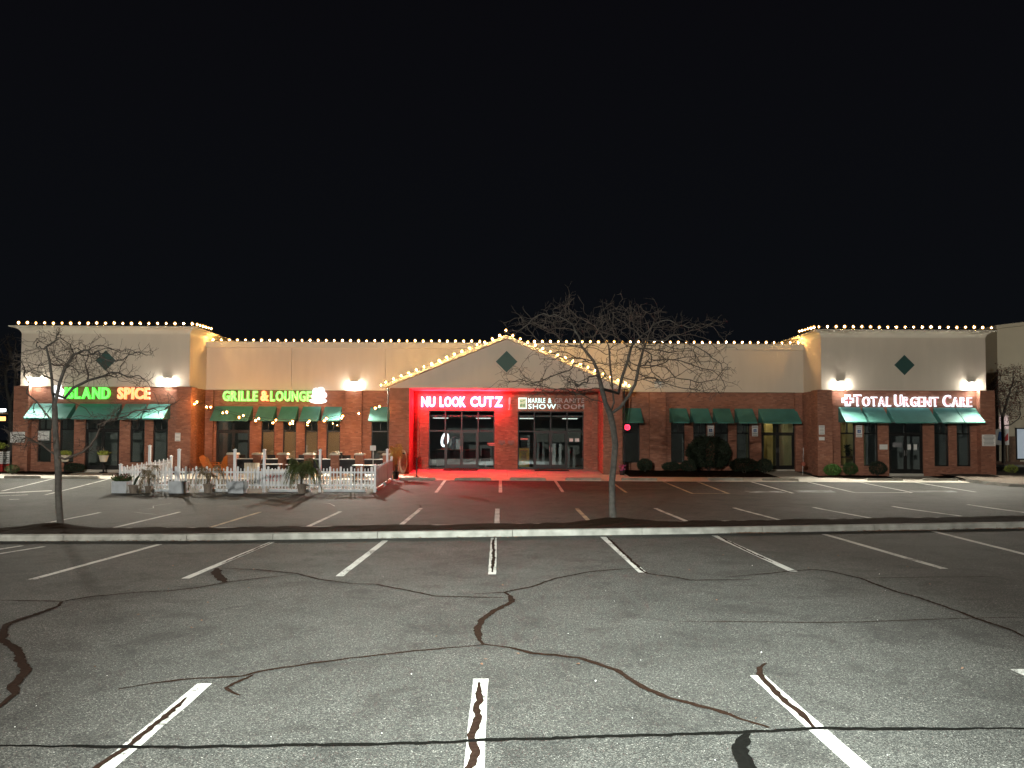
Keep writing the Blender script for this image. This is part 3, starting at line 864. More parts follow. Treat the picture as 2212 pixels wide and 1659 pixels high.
def doorway(x0,x1,z0,z1,Y,g="glass",zt=2.83):
    y=Y+.07; m=M(); f=.055; xm=(x0+x1)/2
    m.box(x0+.002,x0+f,y,y+.09,z0,z1-.002); m.box(x1-f,x1-.002,y,y+.09,z0,z1-.002); m.box(x0+f,x1-f,y,y+.09,z1-f,z1-.002); m.box(x0+f,x1-f,y,y+.09,zt,zt+.09)
    m.box(xm-.04,xm+.04,y,y+.09,zt+.09,z1-f)
    w=m.build("door_frame",MAT["frame"],BLD)
    pane(w,x0+f,xm-.04,zt+.09,z1-f,y+.04,g); pane(w,xm+.04,x1-f,zt+.09,z1-f,y+.04,g)
    a=leaf(x0+f+.004,xm-.003,z0+.1,zt-.004,y+.02,'l',g); b=leaf(xm+.003,x1-f-.004,z0+.1,zt-.004,y+.02,'r',g)
    M().box(x0+.01,x1-.01,Y-.01,Y+.2,z0-.06,z0+.09).build("threshold",MAT["concrete"],BLD)
    return w,a,b
def shopfront(x0,x1,z0,z1,Y,g="glass",zt=2.88):
    y=Y+.07; m=M(); f=.055; bw=(x1-x0)/4; xs=[x0+i*bw for i in range(5)]
    m.box(x0+.002,x0+f,y,y+.09,z0,z1-.002); m.box(x1-f,x1-.002,y,y+.09,z0,z1-.002); m.box(x0+f,x1-f,y,y+.09,z1-f,z1-.002); m.box(x0+f,x1-f,y,y+.09,zt,zt+.075)
    for i in (1,3): m.box(xs[i]-.035,xs[i]+.035,y,y+.09,z0,zt); 
    for i in (1,2,3): m.box(xs[i]-.035,xs[i]+.035,y,y+.09,zt+.075,z1-f)
    m.box(x0+f,xs[1]-.035,y,y+.09,z0+.002,z0+.07); m.box(xs[3]+.035,x1-f,y,y+.09,z0+.002,z0+.07)
    w=m.build("shop_front",MAT["frame"],BLD)
    E=[x0+f,xs[1],xs[2],xs[3],x1-f]
    for i in range(4): pane(w,E[i]+.035*(i>0),E[i+1]-.035*(i<3),zt+.075,z1-f,y+.04,g)
    pane(w,x0+f,xs[1]-.035,z0+.07,zt,y+.04,g); pane(w,xs[3]+.035,x1-f,z0+.07,zt,y+.04,g)
    leaf(xs[1]+.039,xs[2]-.003,z0+.04,zt-.004,y+.02,'l',g); leaf(xs[2]+.003,xs[3]-.039,z0+.04,zt-.004,y+.02,'r',g)
for h in TW: window(*h,41.6)
for h in TW: window(*mir(h[0],h[1]),h[2],h[3],41.6)
door_ruc=doorway(*TD,41.6); door_isl=doorway(*mir(TD[0],TD[1]),TD[2],TD[3],41.6)
for i,h in enumerate(LW): window(*h,44,blind=i<4)
for h in RW: window(*h,44)
doorway(*LD,44); doorway(*RD,44)
shopfront(*SH1,44); shopfront(*SH2,44)

# awnings: part of the building, with a steel frame each
def awning(x0,x1,Y,zt=4.28,zb=3.47,proj=.88):
    p=[(Y-.012,zt),(Y-proj,zb),(Y-proj,zb-.07),(Y-proj+.014,zb-.07),(Y-proj+.014,zb-.012),(Y-.012,zt-.02)]
    m=M().prism(p,'x',x0,x1)
    tri=[(Y-.012,zt-.003),(Y-proj+.003,zb-.003),(Y-.012,zb-.003)]
    m.prism(tri,'x',x0-.012,x0-.001); m.prism(tri,'x',x1+.001,x1+.012)
    a=m.build("awning",MAT["awning"],BLD)
    fr=M(); fr.tube([(x0+.03,Y-proj+.04,zb-.02),(x1-.03,Y-proj+.04,zb-.02)],.013,5)
    for x in (x0+.03,x1-.03): fr.tube([(x,Y-.03,zb-.02),(x,Y-proj+.04,zb-.02)],.013,5); fr.tube([(x,Y-.04,zt-.05),(x,Y-proj+.05,zb-.0)],.013,5)
    fr.build("awning_frame",MAT["greymetal"],a)
    return a
TA=[(18.56,19.70),(19.86,20.97),(21.2,23.45),(23.72,24.88),(24.95,25.99)]
for a,b in TA: awning(a,b,41.57); awning(*mir(a,b),41.57)
WA=[(-16.25,-14.1),(-13.74,-12.74),(-12.44,-11.48),(-11.2,-10.18),(-9.94,-8.98),(-7.3,-6.16)]
for a,b in WA: awning(a,b,43.98); awning(*mir(a,b,C2),43.98)

# ------------------------------------------------------------------ rooms behind the glass
def room(x0,x1,y0,y1,wallm,floorm="roomfloor",z0=.70,z1=3.75,light=None,lsize=(.9,.5),rows=1):
    M().box(x0,x1,y1,y1+.08,z0,z1).build("interior_wall",MAT[wallm],BLD)
    M().box(x0,x0+.06,y0,y1,z0,z1).build("interior_wall",MAT[wallm],BLD); M().box(x1-.06,x1,y0,y1,z0,z1).build("interior_wall",MAT[wallm],BLD)
    M().box(x0,x1,y0,y1+.08,z0-.12,z0-.005).build("interior_floor",MAT[floorm],BLD)
    M().box(x0,x1,y0,y1+.08,z1+.005,z1+.1).build("ceiling",MAT["roomgrey"],BLD)
    if light:
        n=max(1,int((x1-x0)/2.6))
        for i in range(n):
            cx=x0+(x1-x0)*(i+.5)/n; cyy=y0+(y1-y0)*.45
            M().box(cx-lsize[0]/2,cx+lsize[0]/2,cyy-lsize[1]/2,cyy+lsize[1]/2,z1-.03,z1).build("ceiling_or_fill_light",MAT[light],BLD)  # ceiling lights of the lit rooms, added fill panels in the dark ones
room(-25.6,-17.1,41.9,46.5,"roomdark",z0=.64,light="fillpanel")
room(-16.7,-5.9,44.3,49,"roomdark",light="fillpanel")
room(-4.8,.43,44.3,50,"roomgrey",light="cooldim")
room(.5,5.74,44.3,50,"roomdark",light="cooldim")
room(6.85,14.4,44.3,49,"roomdark",light="fillpanel")
room(14.5,17.4,44.3,48.5,"roomolive",light="ceilpanel",lsize=(1.2,.6))
room(17.9,20.15,41.9,45.6,"roomolive",light="ceilpanel",lsize=(1.2,.6),z0=.64)
room(20.25,26.3,41.9,46.5,"roomgrey",light="cooldim",z0=.64)
M().box(19.15,19.25,42.3,45.5,.64,3.74).build("interior_column",MAT["roomgold"],BLD)
M().box(16.35,16.75,46.5,46.9,.7,3.74).build("interior_column",MAT["roomgold"],BLD)

# ------------------------------------------------------------------ illuminated signs
G_GREEN=glow("green_sign_face",(.045,1.0,.02),1.15); G_GREEN2=glow("pale_green_sign_face",(.13,1.0,.08),1.15)
G_ORANGE=glow("orange_sign_face",(1.0,.30,.07),1.9); G_AMP=glow("red_orange_sign_face",(1.0,.27,.05),2.0)
G_RED=glow("red_sign_face",(1.0,.015,.036),155.0)
G_WHITE=glow("white_sign_face",(.86,.95,1.0),3.2); G_DIMW=glow("cool_white_sign_face",(.62,1.0,.93),1.3)
G_FLOWER=glow("flower_sign_face",(.95,.97,1.0),1.6)
G_YEL=glow("yellow_sign_face",(1.0,.78,.03),1.3)
UNLIT=mat("unlit_sign_face",(.50,.45,.43),.5)
G_REDFACE=glow("crimson_sign_face",(1.0,.05,.09),.45)
G_HALO=glow("sign_outline",(.85,.90,1.0),1.7)
def sign_word(parent,text,off,x0,x1,z0,z1,yf,dep,material,small=None,gap=.10,name="letter",mats=None):
    for i,(c,a,b,p,q) in enumerate(lay_word(text,off,x0,x1,z0,z1,small,gap)):
        glyph_m(c,off,a,b,p,q,yf,yf+dep).build(name,mats[i] if mats else material,parent)
def xz(px,py,Y): p=at(px,py,Y); return p.x,p.z
# ISLAND SPICE
Y=41.38
x0,zb=xz(138.5,861.5,Y); x1,zt=xz(237,836.5,Y); x2,_=xz(252.7,861.5,Y); x3,_=xz(323,836,Y); xi0,_=xz(112,860,Y)
sg=thing("shop_sign","green ISLAND and orange SPICE glowing letters with a white flower, behind the bare tree","sign",((x0+x3)/2,Y+.15,zb))
sign_word(sg,"ISLAND",.036,x0,x1,zb,zt,Y,.14,G_GREEN,gap=.12); sign_word(sg,"SPICE",.036,x2,x3,zb,zt,Y,.14,G_ORANGE,gap=.10)
def flower(parent,cx,cz,r,yf,dep,squash=1.0,base=True,centre=True):
    m=M(); pts=[]
    for k in range(60):
        a=2*math.pi*k/60; rr=r*(.80+.22*abs(math.cos(2.5*a+.4)))
        pts.append((cx+rr*math.cos(a)*squash,cz+rr*math.sin(a)))
    m.prism(pts,'y',yf,yf+dep).build("flower_panel",G_FLOWER,parent)
    if base:
        q=[]
        for k in range(28):
            a=2*math.pi*k/28; q.append((cx-.12*r+1.15*r*math.cos(a)*squash,cz-.86*r+.36*r*math.sin(a)))
        M().prism(q,'y',yf+.01,yf+dep-.01).build("flower_base",G_FLOWER,parent)
    if centre:
        m=M()
        for k in range(5):
            a=R(20+72*k); c=Vector((cx+.12*r,0,cz)); d=Vector((math.cos(a),0,math.sin(a))); n=Vector((-d.z,0,d.x))
            p=[c+n*.05*r,c+d*.42*r,c-n*.05*r,c-d*.05*r]
            m.prism([(v.x,v.z) for v in p],'y',yf-.02,yf-.003)
        m.build("stamen",G_YEL,parent)
h=zt-zb
# the leading figure: two leaning white petals
m=M()
def petal(cx,cz,a,l,w):
    pts=[]
    for k in range(20):
        t=2*math.pi*k/20; u=l*math.cos(t); v=w*math.sin(t)*(1-.25*math.cos(t)); pts.append((cx+u*math.cos(a)-v*math.sin(a),cz+u*math.sin(a)+v*math.cos(a)))
    M().prism(pts,'y',Y,Y+.12).build("flower_panel",G_FLOWER,sg)
petal(xi0+.12,zb+.36*h+.15,R(86),.36,.12); petal(xi0+.42,zb+.80*h,R(-30),.20,.10); petal(xi0+.46,zb+.42*h,R(60),.20,.09); petal(xi0+.46,zb+.14*h,R(-15),.24,.09); petal(xi0+.38,zb+1.12*h,R(80),.09,.07)
# GRILLE & LOUNGE
Y=43.72
sg=thing("shop_sign","green GRILLE and LOUNGE glowing letters with red ampersand and white hibiscus flower","sign",(-13,44,4.6))
def pxword(sg,text,off,pa,pb,py0,py1,Y,dep,material,**k):
    x0,z0=xz(pa,py0,Y); x1,z1=xz(pb,py1,Y); sign_word(sg,text,off,x0,x1,z0,z1,Y,dep,material,**k)
pxword(sg,"GRILLE",.036,480.5,556,866.3,844.3,Y,.16,G_GREEN2,gap=.10)
pxword(sg,"&",.036,562,580,866.3,843.8,Y,.16,G_AMP)
pxword(sg,"LOUNGE",.036,583,672,866.8,844.6,Y,.16,G_GREEN2,gap=.10)
fx,fz=xz(689,852,Y); flower(sg,fx,fz,.43,Y-.04,.16)
# NU LOOK CUTZ
Y=43.70
sg=thing("shop_sign","NU LOOK CUTZ in white-hot letters glowing red over the glass doors","sign",(-2,44,4.3))
pxword(sg,"NU",.034,910,940,878.7,856.9,Y,.13,G_RED,gap=.08); pxword(sg,"LOOK",.034,949.5,1006,878.7,856.9,Y,.13,G_RED,gap=.07); pxword(sg,"CUTZ",.034,1016,1086,878.7,856.9,Y,.13,G_RED,gap=.07)
xr,zr=xz(1100.5,862,43.88)
sg=thing("razor_emblem","pale razor-shaped emblem on the brick between the two lit shop signs","sign",(xr,43.93,zr-.6))
M().prism([(xr-.05,zr-.3),(xr+.05,zr-.3),(xr+.07,zr),(xr+.05,zr+.1),(xr-.03,zr+.1),(xr-.06,zr)],'y',43.86,43.95).build("handle",MAT["white"],sg)
M().prism([(xr-.02,zr-.3),(xr+.02,zr-.3),(xr+.0,zr-.62),(xr-.07,zr-.62),(xr-.07,zr-.57),(xr-.03,zr-.55)],'y',43.88,43.94).build("blade",MAT["white"],sg)
# MARBLE & GRANITE SHOWROOM
Y=43.82
sg=thing("shop_sign","MARBLE & GRANITE SHOWROOM sign, left half lit cool white, right half dark, with green logo box","sign",(3,44,4.3))
x0,z0=xz(1120,883,Y); x1,z1=xz(1138,859,Y)
M().box(x0,x1,Y,Y+.14,z0,z1).build("logo_box",G_DIMW,sg)
M().box(x0+.05,x1-.05,Y-.012,Y-.002,z0+.05,z1-.05).build("logo_panel",glow("green_logo_face",(.33,.75,.33),.55),sg)
lm=M()
for k,(u0,u1) in enumerate(((.08,.2),(.3,.42),(.52,.64),(.74,.86))):
    lm.box(x0+.05+(x1-x0-.1)*u0,x0+.05+(x1-x0-.1)*u1,Y-.02,Y-.013,z0+.1,z0+.26+.03*(k%2))
lm.prism([(x0+.06,z1-.17),(x0+.2,z1-.2),(x1-.06,z1-.12),(x1-.06,z1-.14),(x0+.2,z1-.23),(x0+.06,z1-.2)],'y',Y-.02,Y-.013)
lm.build("logo_mark",MAT["greenink"],sg)
wl=[G_DIMW]*6
pxword(sg,"MARBLE",.016,1141,1178,870,859.8,Y,.08,G_DIMW,gap=.10)
pxword(sg,"&",.016,1184,1191.5,870.5,859.8,Y,.08,G_DIMW)
pxword(sg,"GRANITE",.016,1197,1262,870,860.5,Y,.08,UNLIT,gap=.10)
pxword(sg,"SHOWROOM",.016,1141,1262,883.2,873,Y,.08,None,gap=.12,mats=[G_DIMW]*4+[UNLIT]*4)
# TOTAL URGENT CARE
Y=41.36
sg=thing("shop_sign","+TOTAL URGENT CARE sign in red letters with glowing white outlines","sign",(22,41.6,4.35))
def halo_word(text,pa,pb,py0,py1):
    x0,z0=xz(pa,py0,Y); x1,z1=xz(pb,py1,Y)
    A=lay_word(text,.014,x0,x1,z0,z1,small=.82,gap=.13)
    for c,a,b,p,q in A:
        e=(b-a)*.13; l=glyph_m(c,.014,a,b,p,q,Y,Y+.14).build("letter",G_HALO,sg)
        glyph_m(c,-.006,a+e,b-e,p+(q-p)*.11,q-(q-p)*.11,Y-.03,Y-.004).build("letter_face",G_REDFACE,l)
halo_word("TOTAL",1846.5,1925,877.5,852.6); halo_word("URGENT",1934,2028,878,853); halo_word("CARE",2039,2100,878.6,853.5)
x0,z0=xz(1822,877,Y); x1,z1=xz(1843,852.5,Y); cx,cz=(x0+x1)/2,(z0+z1)/2; 
def cross(r,w): return [(cx-w,cz-r),(cx+w,cz-r),(cx+w,cz-w),(cx+r,cz-w),(cx+r,cz+w),(cx+w,cz+w),(cx+w,cz+r),(cx-w,cz+r),(cx-w,cz+w),(cx-r,cz+w),(cx-r,cz-w),(cx-w,cz-w)]
cr=M().prism(cross(.31,.135),'y',Y,Y+.14).build("cross",G_HALO,sg); M().prism(cross(.21,.05),'y',Y-.03,Y-.004).build("cross_face",G_REDFACE,cr)

# ------------------------------------------------------------------ flood lamps on the stucco
WP=[]
def wall_lamp(x,y,z,label,lit=True,watts=4200):
    t=thing("wall_lamp",label,"wall lamp",(x,y,z),"box lamps on the stucco wall")
    M().box(x-.20,x+.20,y-.15,y-.002,z+.203,z+.25).build("housing",MAT["greymetal" if not lit else "white"],t)
    m=M(); m.prism([(y-.002,z-.15),(y-.17,z-.15),(y-.22,z-.05),(y-.20,z+.15),(y-.002,z+.20)],'x',x-.19,x+.19); m.build("lens",MAT["lens"] if lit else MAT["white"],t)
    if lit:
        ld=bpy.data.lights.new("wall_lamp_light",'SPOT'); ld.energy=watts; ld.color=(1.0,.955,.80); ld.spot_size=R(136); ld.spot_blend=1.0; ld.shadow_soft_size=.06
        lo=bpy.data.objects.new("wall_lamp_light",ld); COL.objects.link(lo); lo.location=(x,y-.36,z-.10)
        lo.rotation_euler=Vector((0,-.86,-.51)).to_track_quat('-Z','Y').to_euler()
        lo.parent=t; lo.matrix_parent_inverse=Matrix.Translation(-Vector((x,y,z)))
WALLW=4200
wall_lamp(-25.14,41.53,5.44,"glaring white wall lamp left of the ISLAND SPICE letters",watts=WALLW)
wall_lamp(-17.98,41.53,5.44,"glaring white wall lamp right of the ISLAND SPICE letters",watts=WALLW)
wall_lamp(-8.27,43.93,5.47,"glaring white wall lamp right of the white hibiscus sign",watts=7000)
wall_lamp(18.67,41.53,5.44,"glaring white wall lamp above the red cross of the urgent care sign",watts=WALLW*.8)
wall_lamp(25.8,41.53,5.44,"glaring white wall lamp above the end of the word CARE",watts=WALLW)
wall_lamp(9.2,43.93,5.60,"unlit white wall lamp on the stucco behind the tall bare tree",lit=False)

# ------------------------------------------------------------------ strings of bulbs
bm_=M(); bm_.lathe([(.003,-.03),(.022,-.015),(.028,.005),(.018,.024),(.004,.032)],(0,0,0),8)
BULB=bm_.mesh("filament",MAT["bulb"],smooth=True); PBULB=bm_.mesh("filament",MAT["patio_bulb"],smooth=True)
bm_=M(); bm_.lathe([(.004,-.09),(.05,-.068),(.078,-.015),(.074,.035),(.042,.075),(.018,.095)],(0,0,0),10)
GLS=bm_.mesh("bulb",MAT["bulbglass"],smooth=True); PGLS=bm_.mesh("bulb",MAT["patioglass"],smooth=True)
sk=M(); sk.lathe([(.02,.0),(.024,.02),(.018,.06)],(0,0,0),7); SOCK=sk.mesh("socket",MAT["wire"])
def string(label,pts,group,mesh=BULB,up=True,sag=0.0):
    c=pts[len(pts)//2]; t=thing("string_light",label,"string lights",c,group)
    w=[]
    for a,b in zip(pts,pts[1:]):
        a=Vector(a); b=Vector(b)
        for k in range(3):
            q=a.lerp(b,k/3); q.z-= .02 if up else -.07; w.append(q)
    M().tube(w,.008,4).build("cable",MAT["wire"],t)
    for p in pts:
        b=inst("bulb",GLS if mesh is BULB else PGLS,t,p,rotz=rnd.uniform(0,6)); fl=inst("filament",mesh,b,p); fl.location=(0,0,0); s=rnd.uniform(.86,1.14); b.scale=(s,s,s); b.location.z+=rnd.uniform(-.012,.012); b.rotation_euler.x=rnd.uniform(-.3,.3)
        k=inst("socket",SOCK,b,(p[0],p[1],p[2])); 
        k.location=(0,0,.085 if not up else -.13)
    return t
def lin(a,b,n): return [tuple(Vector(a).lerp(Vector(b),i/(n-1))) for i in range(n)]
grp="strings of warm bulbs along the roof edge"
string("string of warm bulbs around the top of the tower above ISLAND SPICE",lin((-25.95,41.15,8.62),(-16.55,41.15,8.62),21)+lin((-16.42,41.5,8.63),(-16.42,43.55,8.70),6),grp)
string("string of warm bulbs around the top of the tower above the urgent care sign",lin((17.24,43.5,8.70),(17.24,41.5,8.63),6)+lin((17.36,41.15,8.62),(26.7,41.15,8.62),21),grp)
string("string of warm bulbs along the flat parapet above GRILLE & LOUNGE",lin((-16.42,43.86,8.09),(-1.05,43.86,8.09),34),grp)
string("string of warm bulbs along the flat parapet between the gable and the urgent care tower",lin((2.1,43.86,8.09),(17.3,43.86,8.09),34),grp)
string("string of warm bulbs up both slopes of the central gable",[(-6.32,41.35,5.36)]+lin((-6.05,41.2,5.5),(.1,41.2,8.05),16)+[(.43,41.3,8.36)]+lin((.80,41.2,8.05),(6.9,41.2,5.5),16)+[(7.12,41.35,5.36)],grp)
z2=lambda X,Yy:((700+X/2.2125)*.576,(1150+Yy/2.2125)*.576)
A=[(65,810),(165,835),(300,880),(435,918),(572,945),(716,965),(858,972),(1005,965),(1142,950),(1285,925),(1428,887),(1565,842)]
B=[(85,790),(200,832),(332,875),(470,905),(598,928),(740,943),(880,950),(1018,948),(1160,930),(1295,908),(1600,830)]
def strand(lst,Y,label):
    pts=[tuple(at(*z2(*q),Y)) for q in lst]
    t=string(label,pts,"amber strands hung over the patio",PBULB,up=False)
    return pts
pA=strand(A,40.4,"sagging amber bulb strand over the patio, the one nearer the picket fence")
pB=strand(B,41.15,"sagging amber bulb strand over the patio, the one nearer the awnings")

# ------------------------------------------------------------------ wheel stops
wm=M(); L_=.91
prof=[(-.08,0),(-.08,.06),(-.055,.125),(.055,.125),(.08,.06),(.08,0)]
secs=[(-L_,.75),(-L_+.06,1),(L_-.06,1),(L_,.75)]
for x,s in secs: wm.v+= [(x,a*s,b*s) for a,b in prof]
n=len(prof)
for i in range(len(secs)-1):
    for k in range(n): wm.f.append((i*n+k,i*n+(k+1)%n,(i+1)*n+(k+1)%n,(i+1)*n+k))
wm.f.append(tuple(range(n-1,-1,-1))); wm.f.append(tuple(3*n+k for k in range(n)))
STOP=wm.mesh("wheel_stop",MAT["stopconc"]); WSTOP=wm.mesh("white_wheel_stop",MAT["whitestop"])
STOPS=[(46,1033.5,"at the far left, before the tall sign-white crates"),(172,1034.5,"left of the picket fence, behind the smaller tree's trunk"),
 (901,1037.5,"nearest the white fence, under the red glow"),(1021,1038,"in front of the barber shop door mat"),(1140,1038,"in front of the yellow poster window"),
 (1260,1038,"left of the tall tree trunk, before the showroom doors"),(1381,1038.3,"right of the tall tree trunk, by the pink flowers"),(1568,1038.5,"in front of the big round dark bush"),
 (1687,1039,"in front of the lit yellow doorway"),(1914,1039,"in front of the dark shrub left of the urgent care doors"),(2034,1039,"at the far right, in front of the urgent care windows")]
for px,py,txt in STOPS:
    p=gpt(px,py); o=bpy.data.objects.new("wheel_stop",STOP); COL.objects.link(o); o.location=(p.x,p.y+.1,G(p.x,p.y+.1)+.004); o.rotation_euler=(.012*rnd.uniform(-1,1),0,rnd.uniform(-.012,.012))
    tag(o,"grey concrete wheel stop "+txt,"wheel stop","concrete wheel stops along the front walk")

# ------------------------------------------------------------------ picket fence round the patio
FX0,FX1,FYF,FYB=-16.24,-5.27,33.0,38.1
def gz(x,y): return G(x,y)+.004
fence=thing("picket_fence","white vinyl picket fence with tall capped posts around the restaurant patio","fence",((FX0+FX1)/2,FYF,gz(-10,33)))
def picket_mesh(w,h):
    m=M(); m.prism([(-w/2,0),(w/2,0),(w/2,h-w*.5),(w*.22,h-.01),(-w*.22,h-.01),(-w/2,h-w*.5)],'y',-.011,.011); return m.mesh("picket",MAT["vinyl"])
PW=picket_mesh(.088,.95); PN=picket_mesh(.045,.87)
def run(x0,y0,x1,y1,skip=()):
    L=math.hypot(x1-x0,y1-y0); n=int(L/.148); rz=math.atan2(y1-y0,x1-x0)
    d=((x1-x0)/L,(y1-y0)/L); nx,ny=-d[1],d[0]
    for i in range(1,n):
        s=L*i/n; x=x0+d[0]*s; y=y0+d[1]*s
        w=PW if i%3==1 else PN
        p=inst("picket",w,fence,(x,y,gz(x,y)+.17),rotz=rz)
        p.rotation_euler=(rnd.uniform(-.008,.008),rnd.uniform(-.012,.012),rz)
    for h in (.30,.86):
        m=M(); k=8; pts=[(x0+d[0]*L*i/k,y0+d[1]*L*i/k) for i in range(k+1)]
        for (a,b),(c,e) in zip(pts,pts[1:]):
            cc=Vector(((a+c)/2,(b+e)/2,(gz(a,b)+gz(c,e))/2+h)); dv=Vector((c-a,e-b,gz(c,e)-gz(a,b))); ln=dv.length; dv.normalize()
            up=Vector((0,0,1)); sd=up.cross(dv).normalized(); up=dv.cross(sd)
            m.obox(cc+sd*.03,Matrix((dv,sd,up)).transposed(),ln/2,.017,.038)
        m.build("rail",MAT["vinyl"],fence)
def fpost(x,y,h):
    z=gz(x,y); m=M(); m.box(x-.05,x+.05,y-.05,y+.05,z,z+h); p=m.build("post",MAT["vinyl"],fence)
    c=M(); c.box(x-.068,x+.068,y-.068,y+.068,z+h,z+h+.03); c.add([(x-.06,y-.06,z+h+.03),(x+.06,y-.06,z+h+.03),(x+.06,y+.06,z+h+.03),(x-.06,y+.06,z+h+.03),(x,y,z+h+.075)],[(0,1,4),(1,2,4),(2,3,4),(3,0,4)])
    c.build("post_cap",MAT["vinyl"],p)
run(FX0,FYF,FX1,FYF); run(FX0,FYF,FX0,FYB); run(FX1,FYF,FX1,FYB)
for x,y in ((FX0,FYF),(FX1,FYF),(FX0,FYB),(FX1,FYB)): fpost(x,y,1.16)
for px in (385,506,569.9,690.9):
    fpost(at(px,1010,FYF).x,FYF+.06,1.80)
fpost(FX0-.06,35.85,1.80); fpost(FX1+.0,36.6,1.62)
for px,txt in ((333,"at the left corner of the fence"),(478,"between the square planter and the palm"),(628,"below the anniversary banner"),(746,"at the right end of the fence front")):
    p=gpt(px,1062); o=bpy.data.objects.new("white_wheel_stop",WSTOP); COL.objects.link(o); o.location=(p.x,FYF+.16,gz(p.x,FYF+.16)+.002); o.rotation_euler=(0,0,rnd.uniform(-.01,.01))
    tag(o,"white painted concrete block under the picket fence, "+txt,"wheel stop","white blocks under the fence")
for x,y,rz,txt in ((FX0+.05,36.6,1.57,"under the left side of the fence"),(FX1-.03,34.4,1.57,"under the right side of the fence, nearer the road"),(FX1-.03,36.9,1.57,"under the right side of the fence, nearer the walk")):
    o=bpy.data.objects.new("white_wheel_stop",WSTOP); COL.objects.link(o); o.location=(x,y,gz(x,y)+.01); o.rotation_euler=(0,-math.atan(.041),rz)
    tag(o,"white painted concrete block "+txt,"wheel stop","white blocks under the fence")
# anniversary banner on the inside of the pickets
bz=gz(-9,FYF); x0=at(547,1030,FYF+.07).x; x1=at(622,1030,FYF+.07).x
bn=thing("banner","white banner reading 7 YEARS in red hung behind the pickets","banner",((x0+x1)/2,FYF+.09,bz+.3))
m=M(); 
for i in range(12):
    a=x0+(x1-x0)*i/12; b=x0+(x1-x0)*(i+1)/12; f=lambda t: FYF+.085+.012*math.sin(t*7)
    m.add([(a,f(a),bz+.25),(b,f(b),bz+.25),(b,f(b),bz+.98),(a,f(a),bz+.98),(a,f(a)+.004,bz+.25),(b,f(b)+.004,bz+.25),(b,f(b)+.004,bz+.98),(a,f(a)+.004,bz+.98)],[(0,1,2,3),(5,4,7,6)])
m.build("cloth",MAT["paper"],bn)
w=x1-x0
for t,a,b,c,d,mm in (("ISLAND",.28,.52,.80,.90,"greenink"),("SPICE",.56,.78,.80,.90,"redink"),("7 YEARS",.22,.84,.48,.70,"redink"),("ANNIVERSARY",.20,.86,.30,.42,"redink")):
    for ch,p,q,r_,s_ in lay_word(t,.012,x0+w*a,x0+w*b,bz+.25+.73*(c-.0)*.98,bz+.25+.73*d*.98):
        glyph_m(ch,.012,p,q,r_,s_,FYF+.062,FYF+.068).build("letter",MAT[mm],bn)
petm=M(); 
for k in range(5):
    a=R(72*k+18); petm.obox((x0+w*.20+.05*math.cos(a),FYF+.066,bz+.90+.05*math.sin(a)),Matrix.Rotation(a,3,'Y'),.045,.002,.022)
petm.build("flower_mark",MAT["orange"],bn)

# ------------------------------------------------------------------ foliage builders
def leaf_quad(m,p,d,l,w,r):
    d=d.normalized(); s=d.cross(Vector((r.uniform(-1,1),r.uniform(-1,1),r.uniform(-1,1))))
    if s.length<1e-3: s=Vector((1,0,0))
    s.normalize(); n=s.cross(d)
    m.add([p,p+d*l*.5+s*w+n*w*.25,p+d*l,p+d*l*.5-s*w+n*w*.25],[(0,1,2),(0,2,3)])
def shrub(px,py,r_x,r_z,material,label,n=1500,leaf=.05,seed=1,name="shrub",dy=.0,group=None,flat=.75,spread=1.0):
    p=gpt(px,py); p.y+=r_x+dy; p.z=G(p.x,p.y)+.05; r=random.Random(seed)
    t=thing(name,label,"shrub",tuple(p),group)
    st=M()
    for k in range(7):
        a=2*math.pi*k/7+r.uniform(-.3,.3); st.tube([p+Vector((0,0,-.1)),p+Vector((math.cos(a)*r_x*.4,math.sin(a)*r_x*.4,r_z*.9)),p+Vector((math.cos(a)*r_x*.75,math.sin(a)*r_x*.75,r_z*1.35))],[.018,.012,.005],4)
    st.build("stem",MAT["twig"],t)
    m=M(); lumps=[(r.uniform(0,6.28),r.uniform(-.3,1)) for _ in range(9)]
    for i in range(n):
        a=r.uniform(0,6.28); u=r.uniform(-.85,1); s=math.sqrt(1-u*u)
        bump_=1+.05*sum(math.cos(a*(k+2)+lumps[k][0])*math.cos(u*(k+1)*2+lumps[k][1]) for k in range(5))*.6
        q=r.uniform(.62,1.0)**.5*bump_
        v=Vector((s*math.cos(a)*r_x*q,s*math.sin(a)*r_x*q*flat,r_z*(1+u*q)))
        d=Vector((r.uniform(-1,1)+.3*s*math.cos(a),r.uniform(-1,1)*.8,r.uniform(-.6,1)+.2*u))*spread
        leaf_quad(m,p+v,d,leaf*r.uniform(.7,1.4),leaf*.28,r)
    o=m.build("foliage",MAT[material],t)
    return t
SG="clipped shrubs along the shop front"
shrub(1545,1024,1.28,.98,"darkleaf","big round nearly black bush taller than the small shrubs beside it",13000,.085,11,flat=.62)
shrub(1396,1022,.42,.36,"darkleaf","small dark shrub between the red neon window and the brick pier",2400,.06,12,group=SG)
shrub(1455,1021,.55,.24,"darkleaf","low dark shrub against the left foot of the big round bush",2100,.06,13,group=SG)
shrub(1494,1023,.50,.33,"darkleaf","dark shrub tucked under the left flank of the big round bush",2400,.06,14,group=SG)
shrub(1618,1026,.85,.40,"darkleaf","broad dark shrub right of the big round bush",3900,.06,15,group=SG)
shrub(1658,1026,.44,.40,"darkleaf","dark shrub beside the lit yellow doorway",2400,.06,16,group=SG)
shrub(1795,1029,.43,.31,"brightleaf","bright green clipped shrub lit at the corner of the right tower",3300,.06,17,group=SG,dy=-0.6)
shrub(1834,1028,.38,.34,"leaf","half lit shrub right of the bright green one",2700,.06,18,group=SG,dy=-0.52)
